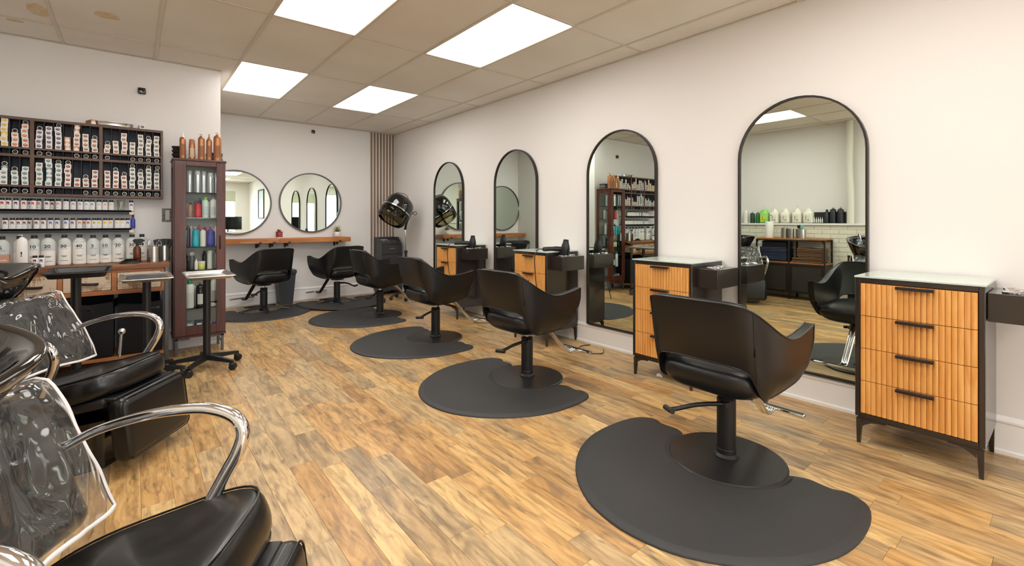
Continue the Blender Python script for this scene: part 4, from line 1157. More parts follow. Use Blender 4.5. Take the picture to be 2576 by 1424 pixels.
for k_, (sh, dx, kind, r_, h_, cl_c, cp_c, lb) in enumerate(((1,.10,'cap',.018,.165,(226,222,214),(200,200,200),'white capped bottle behind the cream pump bottle'),(1,.215,'pump',.019,.175,(60,120,150),(30,30,30),'blue pump bottle behind the red one on second shelf'),
        (1,.275,'cap',.018,.17,(196,190,182),(60,60,60),'grey-beige bottle at the back of the second shelf'),(2,.25,'pump',.018,.19,(190,60,130),(200,200,200),'magenta bottle behind the pale one on third shelf'),(2,.30,'nozzle',.016,.20,(160,206,196),(236,236,236),'mint bottle at the back of the third shelf'),
        (2,.145,'cap',.018,.19,(230,226,220),(240,240,240),'white bottle at the back left of the third shelf'),(3,.10,'cap',.02,.15,(40,40,42),(20,20,20),'black bottle at the back left of the fourth shelf'),(3,.25,'cap',.018,.16,(36,36,40),(30,30,30),'dark bottle behind the yellow-green jar'),
        (4,.165,'pump',.022,.20,(206,204,196),(230,230,230),'cream pump bottle at the back of the fifth shelf'),(4,.345,'cap',.02,.20,(214,212,206),(60,60,60),'white bottle with grey cap at the back right of fifth shelf'))):
    cabit('pump_bottle',kind,dx,.17+.02*(k_%2),sh,r_,h_,cl_c,cp_c,lb)
cz = SZ[5]+.0604
bk = [(.125,(60,130,190)),(.125,(150,160,166)),(.125,(130,140,146)),(.195,(196,196,196)),(.195,(150,150,150)),(.195,(80,84,90)),(.265,(226,226,230)),(.325,(206,200,210)),(.325,(90,60,110))]
cnt = {}
for i, (dx, c_) in enumerate(bk):
    n_ = cnt.get(dx,0); cnt[dx] = n_+1
    b = MB(); hh = .036 if dx != .265 else .10
    b.bbox(-.030 if dx != .265 else -.02,.030 if dx != .265 else .02,0,.10,0,hh,.001)
    b.box(-.018,.018,-.0006,.0,.25*hh,.6*hh,1)
    o = b.obj('product_carton', [pm(c_,.5), m_card], None, (cbx+dx,cby+.03,SZ[5]+.0004+n_*.0365)); tag(o, 'small carton, %s of its stack, %s in cabinet bottom' % (['bottom','middle','top'][n_], {.125:'left stack',.195:'second stack',.265:'tall white one',.325:'right stack'}[dx]), 'box', GCB)
# bronze bottles and bowls on the cabinet
GBR = 'bronze bottles on top of the display cabinet'
cop = (170,116,76)
for (dx, dy, kind, r, h, capc, lb) in ((.074,.08,'nozzle',.024,.245,(236,230,222),'bronze bottle with white nozzle, leftmost on the cabinet'),(.142,.07,'can',.024,.185,cop,'ribbed bronze can with shoulders, second on the cabinet'),
      (.212,.06,'pump',.026,.235,cop,'square-shouldered bronze bottle with small pump, third on the cabinet'),(.272,.06,'nozzle',.023,.245,cop,'slim bronze bottle with pointed nozzle, fourth on the cabinet'),(.337,.06,'pump',.032,.262,(206,150,96),'largest bronze pump bottle, rightmost on the cabinet')):
    item('bronze_bottle', kind, (cbx+dx,cby+dy,cz1+.0085), r, h, cop, capc, lb, 'bottle', GBR, metal=.55, rough=.35, lab=(150,92,56) if dx != .142 else (206,180,150), sy=.85)
for i in range(3):
    b = MB(); b.lathe([(.022,0),(.038,.012),(.052,.040),(.055,.052),(.052,.052),(.048,.040),(.034,.016),(0.001,.010)], n=28, cap=False)
    tag(b.obj('mixing_bowl', m_plast, None, (cbx+.052,cby+.175,cz1+.0085+i*.034)), 'black mixing bowl, %s of the stack on the cabinet' % ['bottom','middle','top'][i], 'bowl', 'black mixing bowls on the cabinet')
for i, (c_, w) in enumerate((((70,72,76),.13),((110,112,116),.12),((60,62,66),.125))):
    tag(MB().bbox(-w/2,w/2,0,.11,0,.028,.002).obj('flat_box', pm(c_,.5), None, (cbx+.325,cby+.125,cz1+.0085+i*.0285)), 'flat grey carton, %s of the pile behind the bronze bottles' % ['bottom','middle','top'][i], 'box', 'flat cartons on the cabinet')

# ---------------------------------------------------------------- rolling tray stands
def cart_stand(loc, h, rz, label, knob=1):
    t = thing('tray_stand', loc, label, 'tray stand', 'black five-legged rolling tray stands', rz)
    p = MB(); p.cyl(0,0,.085,h*.62,.0265,20); p.cyl(0,0,h*.62,h,.0265 if h > .5 else .02,20); p.obj('pole', m_black, t)
    for k in range(5):
        a = 2*PI*k/5+.35; l = MB(); l.T = Matrix.Rotation(a,4,'Z')
        vs = []
        for (x, w, z0, z1) in ((.0,.024,.070,.112),(.08,.020,.068,.104),(.20,.016,.062,.088),(.245,.016,.058,.082),(.252,.012,.062,.078)):
            vs += [(x,-w,z0),(x,w,z0),(x,w*.75,z1),(x,-w*.75,z1)]
        l.add(vs, [(0,3,2,1)]+[(i*4+j,i*4+(j+1)%4,(i+1)*4+(j+1)%4,(i+1)*4+j) for i in range(4) for j in range(4)]+[(16,17,18,19)])
        lg = l.obj('leg', m_plast, t)
        c = MB(); yaw = a+.9*((k*37)%5-2)*.5
        c.T = Matrix.Translation((math.cos(a)*.236,math.sin(a)*.236,0)) @ Matrix.Rotation(yaw,4,'Z')
        for y in (-.014,.014):
            c2 = MB(); c2.T = c.T @ Matrix.Translation((.012,y,.026)) @ Matrix.Rotation(PI/2,4,'X'); c2.lathe([(.018,-.009),(.0255,-.007),(.0255,.007),(.018,.009)], n=20); c.v += c2.v[:]; c.f += [tuple(i+len(c.v)-len(c2.v) for i in f) for f in c2.f]; c.m += c2.m
        c.cyl(0,0,.03,.062,.007,8); c.rbox(.004,0,.047,.040,.046,.018,.007,1)
        c.obj('caster', m_plast, lg)
    if knob:
        q = MB(); q.tube([(.02,-.01,h*.72),(.055,-.03,h*.72)], .004, 8); q.tube([(.052,-.028,h*.72),(.068,-.037,h*.72)], .011, 10); q.obj('clamp_knob', m_plast, t)
    return t
def tray(loc, rz, w, d, mat_, label, depth=.022):
    mb = MB(); rows = []
    def ring(hw, hd, z, r=.02, n=4):
        out = []
        for q, (sx, sy) in enumerate(((1,1),(-1,1),(-1,-1),(1,-1))):
            for i in range(n+1):
                a = q*PI/2+PI/2*i/n; out.append((sx*(hw-r)+r*math.cos(a), sy*(hd-r)+r*math.sin(a), z))
        return out
    for (g, z) in ((.010,depth-.004),(.0,depth-.001),(-.004,depth-.003),(-.004,depth+.001),(0,depth+.002),(.010,depth),(.024,.003),(.030,.0015)): rows.append(ring(w/2-g, d/2-g, z))
    mb.grid(rows[3:], closed=True); mb.f = [tuple(f) for f in mb.f]
    n = len(rows[0]); mb.add(rows[-1], [tuple(range(n))])
    rim = MB()
    o = mb.obj('serving_tray', mat_, None, loc, rz, solid=.0025, off=-1); tag(o, label, 'tray', 'instrument trays on the rolling stands')
    rim.tube([(p[0],p[1],depth+.001) for p in ring(w/2-.001,d/2-.001,0)], .0035, 6, closed=True); rim.obj('rolled_rim', mat_, o)
    return o
m_tray = M('satin_tray', (228,224,218), .34, metal=1.)
cart_stand((.462,4.50,0), .745, 0.0, 'black rolling stand with empty steel tray before the display cabinet')
tray((.466,4.44,.748), 0, .315, .50, m_tray, 'empty shiny steel tray in front of the display cabinet')
cart_stand((.076,4.455,0), .745, .5, 'black rolling stand holding the steel tray with grey cloth')
tray((.075,4.55,.748), 0, .315, .50, m_tray, 'steel tray with a grey cloth, middle of the three')
cart_stand((-.29,4.12,0), .85, .2, 'black rolling stand holding the black tray, beside covered chair back')
tray((-.265,4.02,.853), 0, .30, .48, m_plast, 'black plastic tray with paper strips, left of the three', .03)
cl = MB(); rows = []
for i in range(15):
    r_ = []
    for j in range(10):
        x, y = -.12+.24*j/9, -.17+.30*i/14
        z = .014+.012*max(0,noise.noise(Vector((x*14,y*9,2))))+.026*math.exp(-((x-.01)/.02)**2)*max(0,math.sin(i*.4))*.6
        r_.append((x,y,z))
    rows.append(r_)
cl.grid(rows); tag(cl.obj('grey_cloth', M('grey_cloth',(76,78,86),.95,bump=.2,bscale=300), None, (.075,4.53,.7515), ang=80, solid=.002, off=1), 'rumpled dark grey cloth lying in the middle steel tray', 'cloth')
for i, (x, y, rz_, w, c_) in enumerate(((-.335,4.0,-.9,.10,(206,170,130)),(-.25,3.99,-.85,.13,(226,222,214)),(-.30,4.05,-1.1,.07,(214,196,150)))):
    tag(MB().bbox(-w/2,w/2,-.018,.018,0,.0015,.0003).obj('paper_strip', pm(c_,.6), None, (x,y,.8548+.0017*i), rz_), ['tan paper strip in the black tray','long white paper strip in the black tray','short yellowish paper strip in the black tray'][i], 'paper')

# ---------------------------------------------------------------- shampoo units (local frame: +x towards the feet, y to the sitter's left, origin on the floor under the seat)
def pvc():
    s = N('clear_pvc'); t = s.t; t.nodes.remove(s.b)
    tc = s.n('ShaderNodeTexCoord')
    mp = s.n('ShaderNodeMapping'); mp.inputs['Scale'].default_value = (2.6,2.6,1.3); mp.inputs['Rotation'].default_value = (.5,.2,.3); s.l(tc.outputs['Object'], mp.inputs[0])
    nz = s.n('ShaderNodeTexNoise', i_Scale=1.5, i_Detail=1.6, i_Distortion=1.6); s.l(mp.outputs[0], nz.inputs['Vector'])
    bp = s.n('ShaderNodeBump'); bp.inputs['Strength'].default_value = .8; bp.inputs['Distance'].default_value = .10; s.l(nz.outputs['Fac'], bp.inputs['Height'])
    gl = s.n('ShaderNodeBsdfGlossy'); gl.inputs['Roughness'].default_value = .07; gl.inputs['Color'].default_value = (1,1,1,1); s.l(bp.outputs[0], gl.inputs['Normal'])
    tr = s.n('ShaderNodeBsdfTransparent'); tr.inputs['Color'].default_value = (.93,.93,.92,1)
    df = s.n('ShaderNodeBsdfDiffuse'); df.inputs['Color'].default_value = (.75,.75,.74,1)
    fr = s.n('ShaderNodeLayerWeight'); fr.inputs['Blend'].default_value = .37; s.l(bp.outputs[0], fr.inputs['Normal'])
    m1 = s.n('ShaderNodeMixShader'); m1.inputs[0].default_value = .05; s.l(tr.outputs[0], m1.inputs[1]); s.l(df.outputs[0], m1.inputs[2])
    m2 = s.n('ShaderNodeMixShader'); s.l(fr.outputs['Fresnel'], m2.inputs[0]); s.l(m1.outputs[0], m2.inputs[1]); s.l(gl.outputs[0], m2.inputs[2])
    s.l(m2.outputs[0], s.out.inputs[0]); return s.m
m_pvc = pvc()
m_bind = M('white_binding', (226,222,220), .6)
m_lshine = M('shiny_leatherette', (14,14,15), .30, bump=.25, bscale=500, coat=.15, bdist=.0006)
m_basin = M('black_ceramic', (8,7,7), .05, coat=1.)
def shampoo_unit(loc, head, label, basin_tilt, seed, arm_w=.28, bz=.90, rec=28, hz=.64, lev=1, st=12, lz=0, near_w=.29, near_dx=-.05, bx=-.63):
    t = thing('shampoo_unit', loc, label, 'shampoo chair', 'shampoo units along the left wall', head)
    # seat: rounded front, rises to the front
    S_ = Matrix.Translation((.30,0,.44)) @ Matrix.Rotation(math.radians(-st),4,'Y') @ Matrix.Translation((-.30,0,-.44))
    mb = MB(); out = []; mb.T = S_
    n = 40
    def plan(k):
        a = 2*PI*k/n; ca, sa = math.cos(a), math.sin(a)
        e = .55 if ca < 0 else .72
        return (.02+(.29 if ca > 0 else .30)*sgn(ca)*abs(ca)**e, .262*sgn(sa)*abs(sa)**(.62))
    levels = [(.80,.385),(.93,.375),(1.0,.395),(1.01,.43),(1.0,.462),(.965,.482),(.90,.492),(.75,.494),(.5,.489),(.25,.486),(.02,.485)]
    rows = []
    for sc_, z in levels:
        r_ = []
        for k in range(n):
            x, y = plan(k); x2, y2 = .02+(x-.02)*sc_, y*sc_
            zz = z + max(0,(x2+.02))*.03*(1 if z > .45 else .35)
            if sc_ < .95 and z > .45: zz += .006*noise.noise(Vector((x2*7,y2*7,seed)))+ (.010*math.cos(y2*9)-.01)
            r_.append((x2, y2, zz))
        rows.append(r_)
    mb.grid(rows, closed=True); mb.add(rows[0], [tuple(reversed(range(n)))])
    so = mb.obj('seat', m_lshine, t, ang=180, sub=1)
    pp = MB(); pp.T = S_; pp.tube([Vector(p)*1 for p in rows[5]], .0032, 6, closed=True); pp.obj('seat_piping', m_pipe, so)
    sf = MB(); sf.T = S_; sf.rbox(.0,0,.355,.50,.44,.05,.02,2); sf.obj('seat_frame', m_black, t)
    # leg rest pad hanging from the seat front
    lr = MB(); R_ = Matrix.Translation((.335,0,.215+lz)) @ Matrix.Rotation(math.radians(-7),4,'Y'); lr.T = R_
    lr.rbox(0,0,0,.095,.45,.30,.042,5); lo = lr.obj('leg_rest', m_lshine, t, ang=60)
    pp = MB(); pp.T = R_; q = []
    for (sy, sz) in ((1,1),(-1,1),(-1,-1),(1,-1)):
        for i in range(5):
            a = {(1,1):0,(-1,1):1,(-1,-1):2,(1,-1):3}[(sy,sz)]*PI/2+PI/2*i/4
            q.append((.0365, sy*(.225-.042)+.036*math.cos(a), sz*(.15-.042)+.036*math.sin(a)))
    pp.tube(q, .0035, 6, closed=True); pp.obj('leg_rest_piping', m_pipe, lo)
    fl_ = MB(); fl_.bbox(.17,.31,-.20,.20,.345+lz,.365+lz,.004); fl_.obj('hinge_flap', m_black, t)
    # backrest leaning back
    R_ = Matrix.Translation((-.34,0,hz)) @ Matrix.Rotation(math.radians(-rec),4,'Y')
    bk_ = MB(); bk_.T = R_; bk_.rbox(0,0,-.035,.10,.555,.40,.04,4); bk_.obj('backrest', m_lshine, t, ang=60)
    # clear cover over the backrest
    cv = MB(); cv.T = R_; rows = []; nU, nV = 44, 30
    xf, xb = .066, -.064
    prof = []
    def cov(u, v):
        # v 0 front bottom .. 1 over the top to the back;  u -1..1 across
        w = .280+.030*(1-v)
        y = u*w
        if v < .72:
            s = v/.72; z = -.235+s*.395; x = xf+.012*math.sin(PI*s)
        elif v < .86:
            a = (v-.72)/.14*PI; x = (xf+xb)/2+(xf-xb)/2*math.cos(a); z = .16+.03*math.sin(a)
        else:
            s = (v-.86)/.14; z = .16-s*.20; x = xb-.01
        e = max(0,abs(u)-.86)/.14
        x = x*(1-e*.22)
        y = y + sgn(u)*.010*e
        p = Vector((y*5+seed, z*5, seed)); p2 = Vector((y*13+seed, z*7, seed*2))
        d = .020*noise.noise(p)+.010*noise.noise(p2)+.007*noise.noise(p2*2.1)
        z += .014*noise.noise(Vector((y*6,seed,v*2)))*(1 if v < .1 else .4)
        return (x+d*(1 if x > 0 else -1)*(1-.3*e), y+.012*noise.noise(Vector((z*6,seed*3,u))), z)
    for j in range(nV+1): rows.append([cov(-1+2*i/nU, j/nV) for i in range(nU+1)])
    cv.grid(rows); co = cv.obj('plastic_cover', m_pvc, t, ang=180, sub=1)
    bd = MB(); bd.T = R_
    edge = [rows[j][nU] for j in range(nV,-1,-1)]+[rows[0][i] for i in range(nU-1,-1,-1)]+[rows[j][0] for j in range(1,nV+1)]
    bd.tube(edge, .0062, 7, flat=.7); bd.obj('binding', m_bind, co, ang=60)
    # chrome arms
    for sd in (-1, 1):
        w = arm_w*sd if sd > 0 else -near_w
        ddx = 0 if sd > 0 else near_dx
        P = [(-.27,w*.93,.585),(-.20,w,.620),(-.08,w*1.03,.652),(.03,w*1.04,.664),(.10,w*1.04,.658),(.155,w*1.04,.632),(.175,w*1.03,.59),(.165,w*1.0,.54),(.135,w*.97,.48),(.10,w*.93,.41)]
        P = [(x+ddx*min(1,max(0,(x+.27)/.3)),y,z) for x,y,z in P]
        a_ = MB(); S = smooth(P, 5); L_ = len(S)
        a_.tube(S, [.011+.0075*min(1,i/(L_*.55)) for i in range(L_)], 14); a_.obj('armrest', m_chrome, t, ang=60)
    lv = MB(); lv.tube([(-.02,lev*arm_w*.90,.43),(-.015,lev*arm_w*.93,.555)], .0065, 8); lv.lathe([(.0001,-.018),(.010,-.015),(.0165,-.006),(.0175,0),(.0165,.006),(.010,.015),(.0001,.018)], -.014, lev*arm_w*.935, .572, n=18)
    lv.obj('recline_lever', m_chrome, t, ang=60)
    # plinth
    pl = MB(); pl.prism([(-.62,-.19),(-.40,-.21),(.12,-.19),(.20,-.12),(.20,.12),(.12,.19),(-.40,.21),(-.62,.19)], 0, .23); pl.obj('plinth', m_blackg, t)
    cl_ = MB(); cl_.prism([(-.98,-.15),(-.66,-.16),(-.60,-.10),(-.60,.10),(-.66,.16),(-.98,.15)], 0, .72); cl_.obj('basin_pedestal', m_blackg, t)
    # basin
    B_ = Matrix.Translation((bx,0,bz)) @ Matrix.Rotation(math.radians(basin_tilt),4,'Y')
    ba = MB(); ba.T = B_; n = 48
    def ring(rx_, ry_, z, cx_=0, notch=0):
        r_ = []
        for k in range(n):
            a = 2*PI*k/n; x, y = math.cos(a), math.sin(a)
            ex = .80; X = cx_+rx_*sgn(x)*abs(x)**ex; Y = ry_*sgn(y)*abs(y)**ex
            zz = z
            if notch: 
                q = max(0,x)*math.exp(-(Y/.085)**2); zz -= notch*q; X -= .03*q
            r_.append((X,Y,zz))
        return r_
    rows = [ring(.10,.12,-.25,-.05), ring(.17,.18,-.19,-.03), ring(.245,.235,-.09,-.01,.03), ring(.285,.272,.0,0,.05), ring(.305,.292,.045,0,.055), ring(.306,.294,.058,0,.055), ring(.296,.284,.064,0,.055),
            ring(.276,.264,.058,0,.05), ring(.262,.250,.036,-.004,.05), ring(.235,.222,-.04,-.02,.02), ring(.17,.16,-.125,-.05), ring(.05,.05,-.15,-.08), ring(.002,.002,-.151,-.08)]
    ba.grid(rows, closed=True); ba.add(rows[0], [tuple(reversed(range(n)))])
    bo = ba.obj('basin', m_basin, t, ang=180, sub=1)
    fa = MB(); fa.T = B_; fa.cyl(-.20,.0,.03,.085,.022,18,c=.003); fa.tube(smooth([(-.20,0,.07),(-.15,0,.10),(-.08,0,.10),(-.05,0,.075)],4), .009, 10); fa.tube([(-.20,.0,.09),(-.235,.03,.115)], .006, 8)
    fa.obj('faucet', m_chrome, bo, ang=60)
    ho = MB(); ho.T = B_; ho.tube(smooth([(-.19,.11,.04),(-.19,.12,.10),(-.15,.13,.13),(-.10,.13,.09),(-.08,.12,.02),(-.10,.10,-.03)],4), .007, 8); ho.obj('spray_hose', m_chrome, bo, ang=60)
    br_ = MB()
    for y in (-.12,.12): br_.tube([(-.74,y,.30),(-.66,y,.66),(-.64,y,.74)], .014, 10)
    br_.obj('basin_bracket', m_chrome, t, ang=60)
    return t
shampoo_unit((-.20,3.20,0), math.radians(-36), 'farther black shampoo chair, upper left, with plastic-covered backrest and level basin', 0, 1.3, .29, .90, 24, .62, 1, 12, 0)
shampoo_unit((-.05,1.385,0), math.radians(-33), 'nearest black shampoo chair, bottom left corner, with plastic-covered backrest', 14, 4.7, .26, .87, 22, .575, -1, 17, -.045, .29, -.065, -.53)

# ---------------------------------------------------------------- back wall: floating shelf and its things
fs = thing('floating_shelf', (1.64,YB,.88), 'long wooden floating shelf on black brackets along the back wall', 'shelf')
def board(xa, xb, nm):
    mb = MB(); rows = []; n = 26
    for z, o_ in ((0,.004),(.006,0),(.060,0),(.068,.006)):
        r_ = [(xa+o_*.4,-.001,z)]
        for i in range(n+1):
            x = xa+(xb-xa)*i/n; r_.append((min(max(x,xa+o_*.4),xb-o_*.4), -.270+o_+.008*noise.noise(Vector((x*3,z*20,1)))+.004*noise.noise(Vector((x*14,z*30,5))), z))
        r_.append((xb-o_*.4,-.001,z)); rows.append(r_)
    mb.grid(rows, closed=True); m_ = len(rows[0]); mb.add(rows[0], [tuple(range(m_))]); mb.add(rows[-1], [tuple(reversed(range(m_)))])
    mb.obj(nm, m_wshelf, fs, ang=30)
board(.69-1.64, 1.617-1.64, 'board'); board(1.619-1.64, 2.62-1.64, 'board')
for x in (1.36,1.535,1.735,2.455):
    b = MB(); x0 = x-1.64
    b.bbox(x0-.016,x0+.016,-.275,-.006,-.006,0,.001); b.bbox(x0-.016,x0+.016,-.006,0,-.07,0,.001).bbox(x0-.016,x0+.016,-.14,-.134,-.05,-.006,.001); b.bbox(x0-.016,x0+.016,-.281,-.275,-.006,.022,.001); b.obj('bracket', m_black, fs)
# heart tin with dried flowers
ht = thing('heart_tin', (1.628,7.31,.949), 'small red pot with pink heart on the wooden shelf', 'pot')
MB().lathe([(.040,0),(.044,.003),(.045,.014),(.045,.094),(.043,.096),(.040,.094),(.040,.06),(.001,.06)], n=28).obj('tin', M('burgundy',(140,44,52),.35), ht)
MB().lathe([(.0453,.001),(.0457,.004),(.0457,.013),(.0453,.015)], n=28, cap=False).obj('pale_rim', pm((230,206,196),.5), ht)
hp = []
for k in range(30):
    a = 2*PI*k/30; hx = 16*math.sin(a)**3; hz = 13*math.cos(a)-5*math.cos(2*a)-2*math.cos(3*a)-math.cos(4*a)
    th = (hx*.0015+.012)/.0455; hp.append((.0462*math.sin(th), -.0462*math.cos(th), .056+hz*.0016))
MB().tube(hp, .0018, 6, closed=True).obj('heart_outline', pm((236,150,150),.5), ht)
fz = MB()
for k in range(9):
    a = k*2.4; r_ = .020*math.sqrt(k/9); superell(fz, (r_*math.cos(a)-.004, r_*math.sin(a), .100+.014*((k*5)%3)/2), (.012,.012,.014), 1, 1, 8, 6)
fz.obj('dried_petals', M('rust_petals',(150,60,34),.8,bump=.6,bscale=120), ht)
# succulent
sp_ = thing('potted_succulent', (2.462,7.33,.949), 'spiky green succulent in a white pot on the right end of shelf', 'potted plant')
po = MB(); po.lathe([(.030,0),(.042,.006),(.050,.030),(.050,.055),(.044,.080),(.040,.080),(.044,.055),(.040,.06),(.001,.06)], n=12); po.obj('pot', M('white_ceramic',(232,226,218),.5,var=.06,scale=30), sp_, ang=20)
MB().cyl(0,0,.060,.070,.041,16).obj('soil', pm((70,56,44),.9), sp_)
m_leaf = M('succulent_leaf', (92,120,52), .45, col2=(150,160,70), scale=20)
m_leafd = M('tip_leaf', (110,86,70), .5)
def leaf(a, ln, tilt, w=.0075, mat_=None, base=(0,0,.066), par=None):
    l = MB(); l.T = Matrix.Translation(base) @ Matrix.Rotation(a,4,'Z') @ Matrix.Rotation(tilt,4,'Y')
    rows = []
    for i in range(6):
        u = i/5; ww = w*(1-u)**.7*(1 if i else .7)+.0003; cx_ = .010*u*u*8*ln
        rows.append([(cx_,-ww,ln*u),(cx_-ww*.4,0,ln*u),(cx_,ww,ln*u),(cx_+ww*.5,0,ln*u)])
    l.grid(rows, closed=True); return l.obj('leaf', mat_ or m_leaf, par or sp_, ang=60)
for k in range(26): leaf(k*2.4, .075+.045*(1-k/26)+.008*((k*7)%3), .12+.042*k, .010, m_leaf if k % 4 else m_leafd)
# slatted strip in the corner
swp = tag(MB().bbox(3.035,3.455,7.442,YB-.0005,.193,ZC-.004,.001).obj('slat_panel_base', pm((232,228,222),.6)), 'pale backing board of the wooden slat feature in the back corner', 'wall panel')
for k in range(8):
    MB().bbox(3.045+k*.0545,3.070+k*.0545,7.424,7.442,.194,ZC-.006,.001).obj('slat', m_slat, swp)
# waste bin
wb = thing('waste_bin', (1.695,7.28,.0), 'dark grey tall waste bin under the wooden shelf', 'waste bin')
b = MB(); rows = []
for z, hw, hd in ((0,.082,.10),(.005,.086,.104),(.43,.118,.135),(.44,.118,.135)):
    rows.append([(sx*(hw-.01*(1-abs(c))),sy*(hd-.01*abs(c)),z) for sx,sy,c in ((1,-1,1),(1,1,1),(-1,1,1),(-1,-1,1))])
b.grid(rows, closed=True); b.add(rows[0], [(3,2,1,0)]); b.obj('bin_body', M('bin_grey',(58,60,64),.5), wb, ang=20)
MB().rbox(0,0,.468,.258,.29,.06,.012,2).obj('bin_lid', M('bin_lid_grey',(66,68,72),.4), wb)
# trolley
tr = thing('storage_trolley', (3.255,7.24,0), 'charcoal salon trolley with drawer, cupboard and tool holes, in the corner', 'trolley')
mch = M('charcoal_laminate', (56,56,60), .45)
w, d = .172, .155
sd_ = [(-d+.11,.93),(d,.93),(d,.05),(-d,.05),(-d,.82)]
for xa, xb in ((-w,-w+.014),(w-.014,w)): MB().prism([(y,z) for y,z in sd_], xa, xb, axis='x').obj('side_panel', mch, tr)
MB().bbox(-w+.014,w-.014,d-.012,d,.05,.93,.001).obj('back_panel', mch, tr)
tp = MB(); tp.add([(-w+.014,-d+.002,.835),(w-.014,-d+.002,.835),(w-.014,-.0,.88),(-w+.014,-.0,.88)],[(0,1,2,3)]); tp.box(-w+.014,w-.014,0,d-.012,.872,.880); tp.bbox(-w+.014,w-.014,-d,-d+.006,.82,.835,.001); tp.obj('tool_deck', mch, tr)
for i,(x, r_) in enumerate(((-.10,.024),(-.025,.024),(.075,.036))):
    q = MB(); q.T = Matrix.Translation((x,-d+.075,.8575)) @ Matrix.Rotation(math.atan2(.045,.155),4,'X'); q.lathe([(r_-.006,.0),(r_-.006,.003),(r_,.003),(r_,0)], n=20, cap=False); q.cyl(0,0,.0,.0012,r_-.006,20,1); q.obj('tool_ring', [m_chrome if i < 2 else m_black, m_blackg], tr)
dd = MB().bbox(-w+.016,w-.016,-d-.001,-d+.016,.66,.815,.001).obj('drawer', mch, tr); MB().tube([(-.045,-d-.004,.75),(-.045,-d-.022,.75),(.045,-d-.022,.75),(.045,-d-.004,.75)], .005, 8).obj('handle', m_chrome, dd)
MB().bbox(-w+.016,w-.016,-d-.001,-d+.016,.07,.655,.001).obj('door', mch, tr)
for x in (-.14,.14):
    for y in (-.12,.12): MB().cyl(x,y,0,.05,.018,12).obj('caster', m_black, tr)
tag(MB().bbox(-.06,.06,-.05,.05,0,.006,.001).obj('white_card', m_card, None, (3.20,7.30,.8808), .3), 'white card lying on top of the trolley', 'card')
# hood dryer
hd_ = thing('hood_dryer', (3.24,6.55,0), 'glossy black hood dryer with smoky visor on a chrome pole', 'hair dryer')
b = MB()
for k in range(5):
    a = 2*PI*k/5+.5; l = MB(); l.tube(smooth([(math.cos(a)*.03,math.sin(a)*.03,.09),(math.cos(a)*.12,math.sin(a)*.12,.095),(math.cos(a)*.21,math.sin(a)*.21,.06),(math.cos(a)*.225,math.sin(a)*.225,.045)],4), .017, 10, flat=.8)
    lo = l.obj('leg', m_plast, hd_, ang=60)
    q = MB(); q.T = Matrix.Translation((math.cos(a)*.232,math.sin(a)*.232,.026)) @ Matrix.Rotation(a*2,4,'Z') @ Matrix.Rotation(PI/2,4,'X'); q.lathe([(.016,-.020),(.0255,-.016),(.0255,.016),(.016,.020)], n=16); q.obj('caster', m_plast, lo)
MB().cyl(0,0,.07,.72,.019,16).cyl(0,0,.06,.12,.032,16,c=.004).obj('lower_pole', m_plast, hd_)
MB().cyl(0,0,.70,.745,.026,16,c=.003).obj('height_collar', m_black, hd_)
MB().tube([(0,0,.74),(-.012,0,1.10)], .0125, 14).obj('upper_pole', m_chrome, hd_)
H = Matrix.Translation((-.165,-.02,1.355)) @ Matrix.Rotation(math.radians(3),4,'Z') @ Matrix.Rotation(math.radians(35),4,'Y') @ Matrix.Scale(1.06,4)
# hood axis along local +z (crown); opening at -z
h = MB(); h.T = H; h.lathe([(.205,.0),(.208,.06),(.200,.12),(.178,.17),(.135,.205),(.075,.222),(.001,.226)], n=40); h.f.pop() if False else None
ho = h.obj('hood_shell', m_blackg, hd_, ang=60)
rg = MB(); rg.T = H; rg.lathe([(.207,-.008),(.212,-.006),(.212,.006),(.207,.008)], n=40, cap=False); rg.obj('chrome_ring', m_chrome, ho)
sm = N('smoky_visor'); sm.t.nodes.remove(sm.b)
tr_ = sm.n('ShaderNodeBsdfTransparent'); tr_.inputs[0].default_value = (.62,.58,.46,1); gl_ = sm.n('ShaderNodeBsdfGlossy'); gl_.inputs['Roughness'].default_value = .04
lw = sm.n('ShaderNodeLayerWeight'); lw.inputs['Blend'].default_value = .25; mx_ = sm.n('ShaderNodeMixShader'); sm.l(lw.outputs['Fresnel'], mx_.inputs[0]); sm.l(tr_.outputs[0], mx_.inputs[1]); sm.l(gl_.outputs[0], mx_.inputs[2]); sm.l(mx_.outputs[0], sm.out.inputs[0])
v_ = MB(); v_.T = H; v_.lathe([(.203,-.006),(.206,-.06),(.203,-.12),(.192,-.165),(.170,-.185)], n=40, cap=False); vo = v_.obj('visor', sm.m, hd_, ang=60, solid=.003)
e_ = MB(); e_.T = H; e_.tube([(.171*math.cos(2*PI*k/40),.171*math.sin(2*PI*k/40),-.186) for k in range(40)], .005, 8, closed=True); e_.obj('visor_rim', m_plast, vo)
i_ = MB(); i_.T = H; i_.lathe([(.185,.02),(.16,-.01),(.001,.0)], n=32, cap=False)
for k in range(6):
    a = PI*k/3; i_.tube([(.03*math.cos(a),.03*math.sin(a),-.01),(.165*math.cos(a),.165*math.sin(a),-.02),(.175*math.cos(a),.175*math.sin(a),-.15)], .003, 5)
i_.obj('inner_grille', m_plast, ho)
y_ = MB(); y_.tube(smooth([(-.012,0,1.06),(.002,0,1.13),(.03,.02,1.18),(.085,.06,1.27),(.11,.08,1.38),(.06,.08,1.48)],5), [.030]*5+[.024]*21, 12, flat=.55); y_.obj('yoke', m_plast, hd_, ang=60)
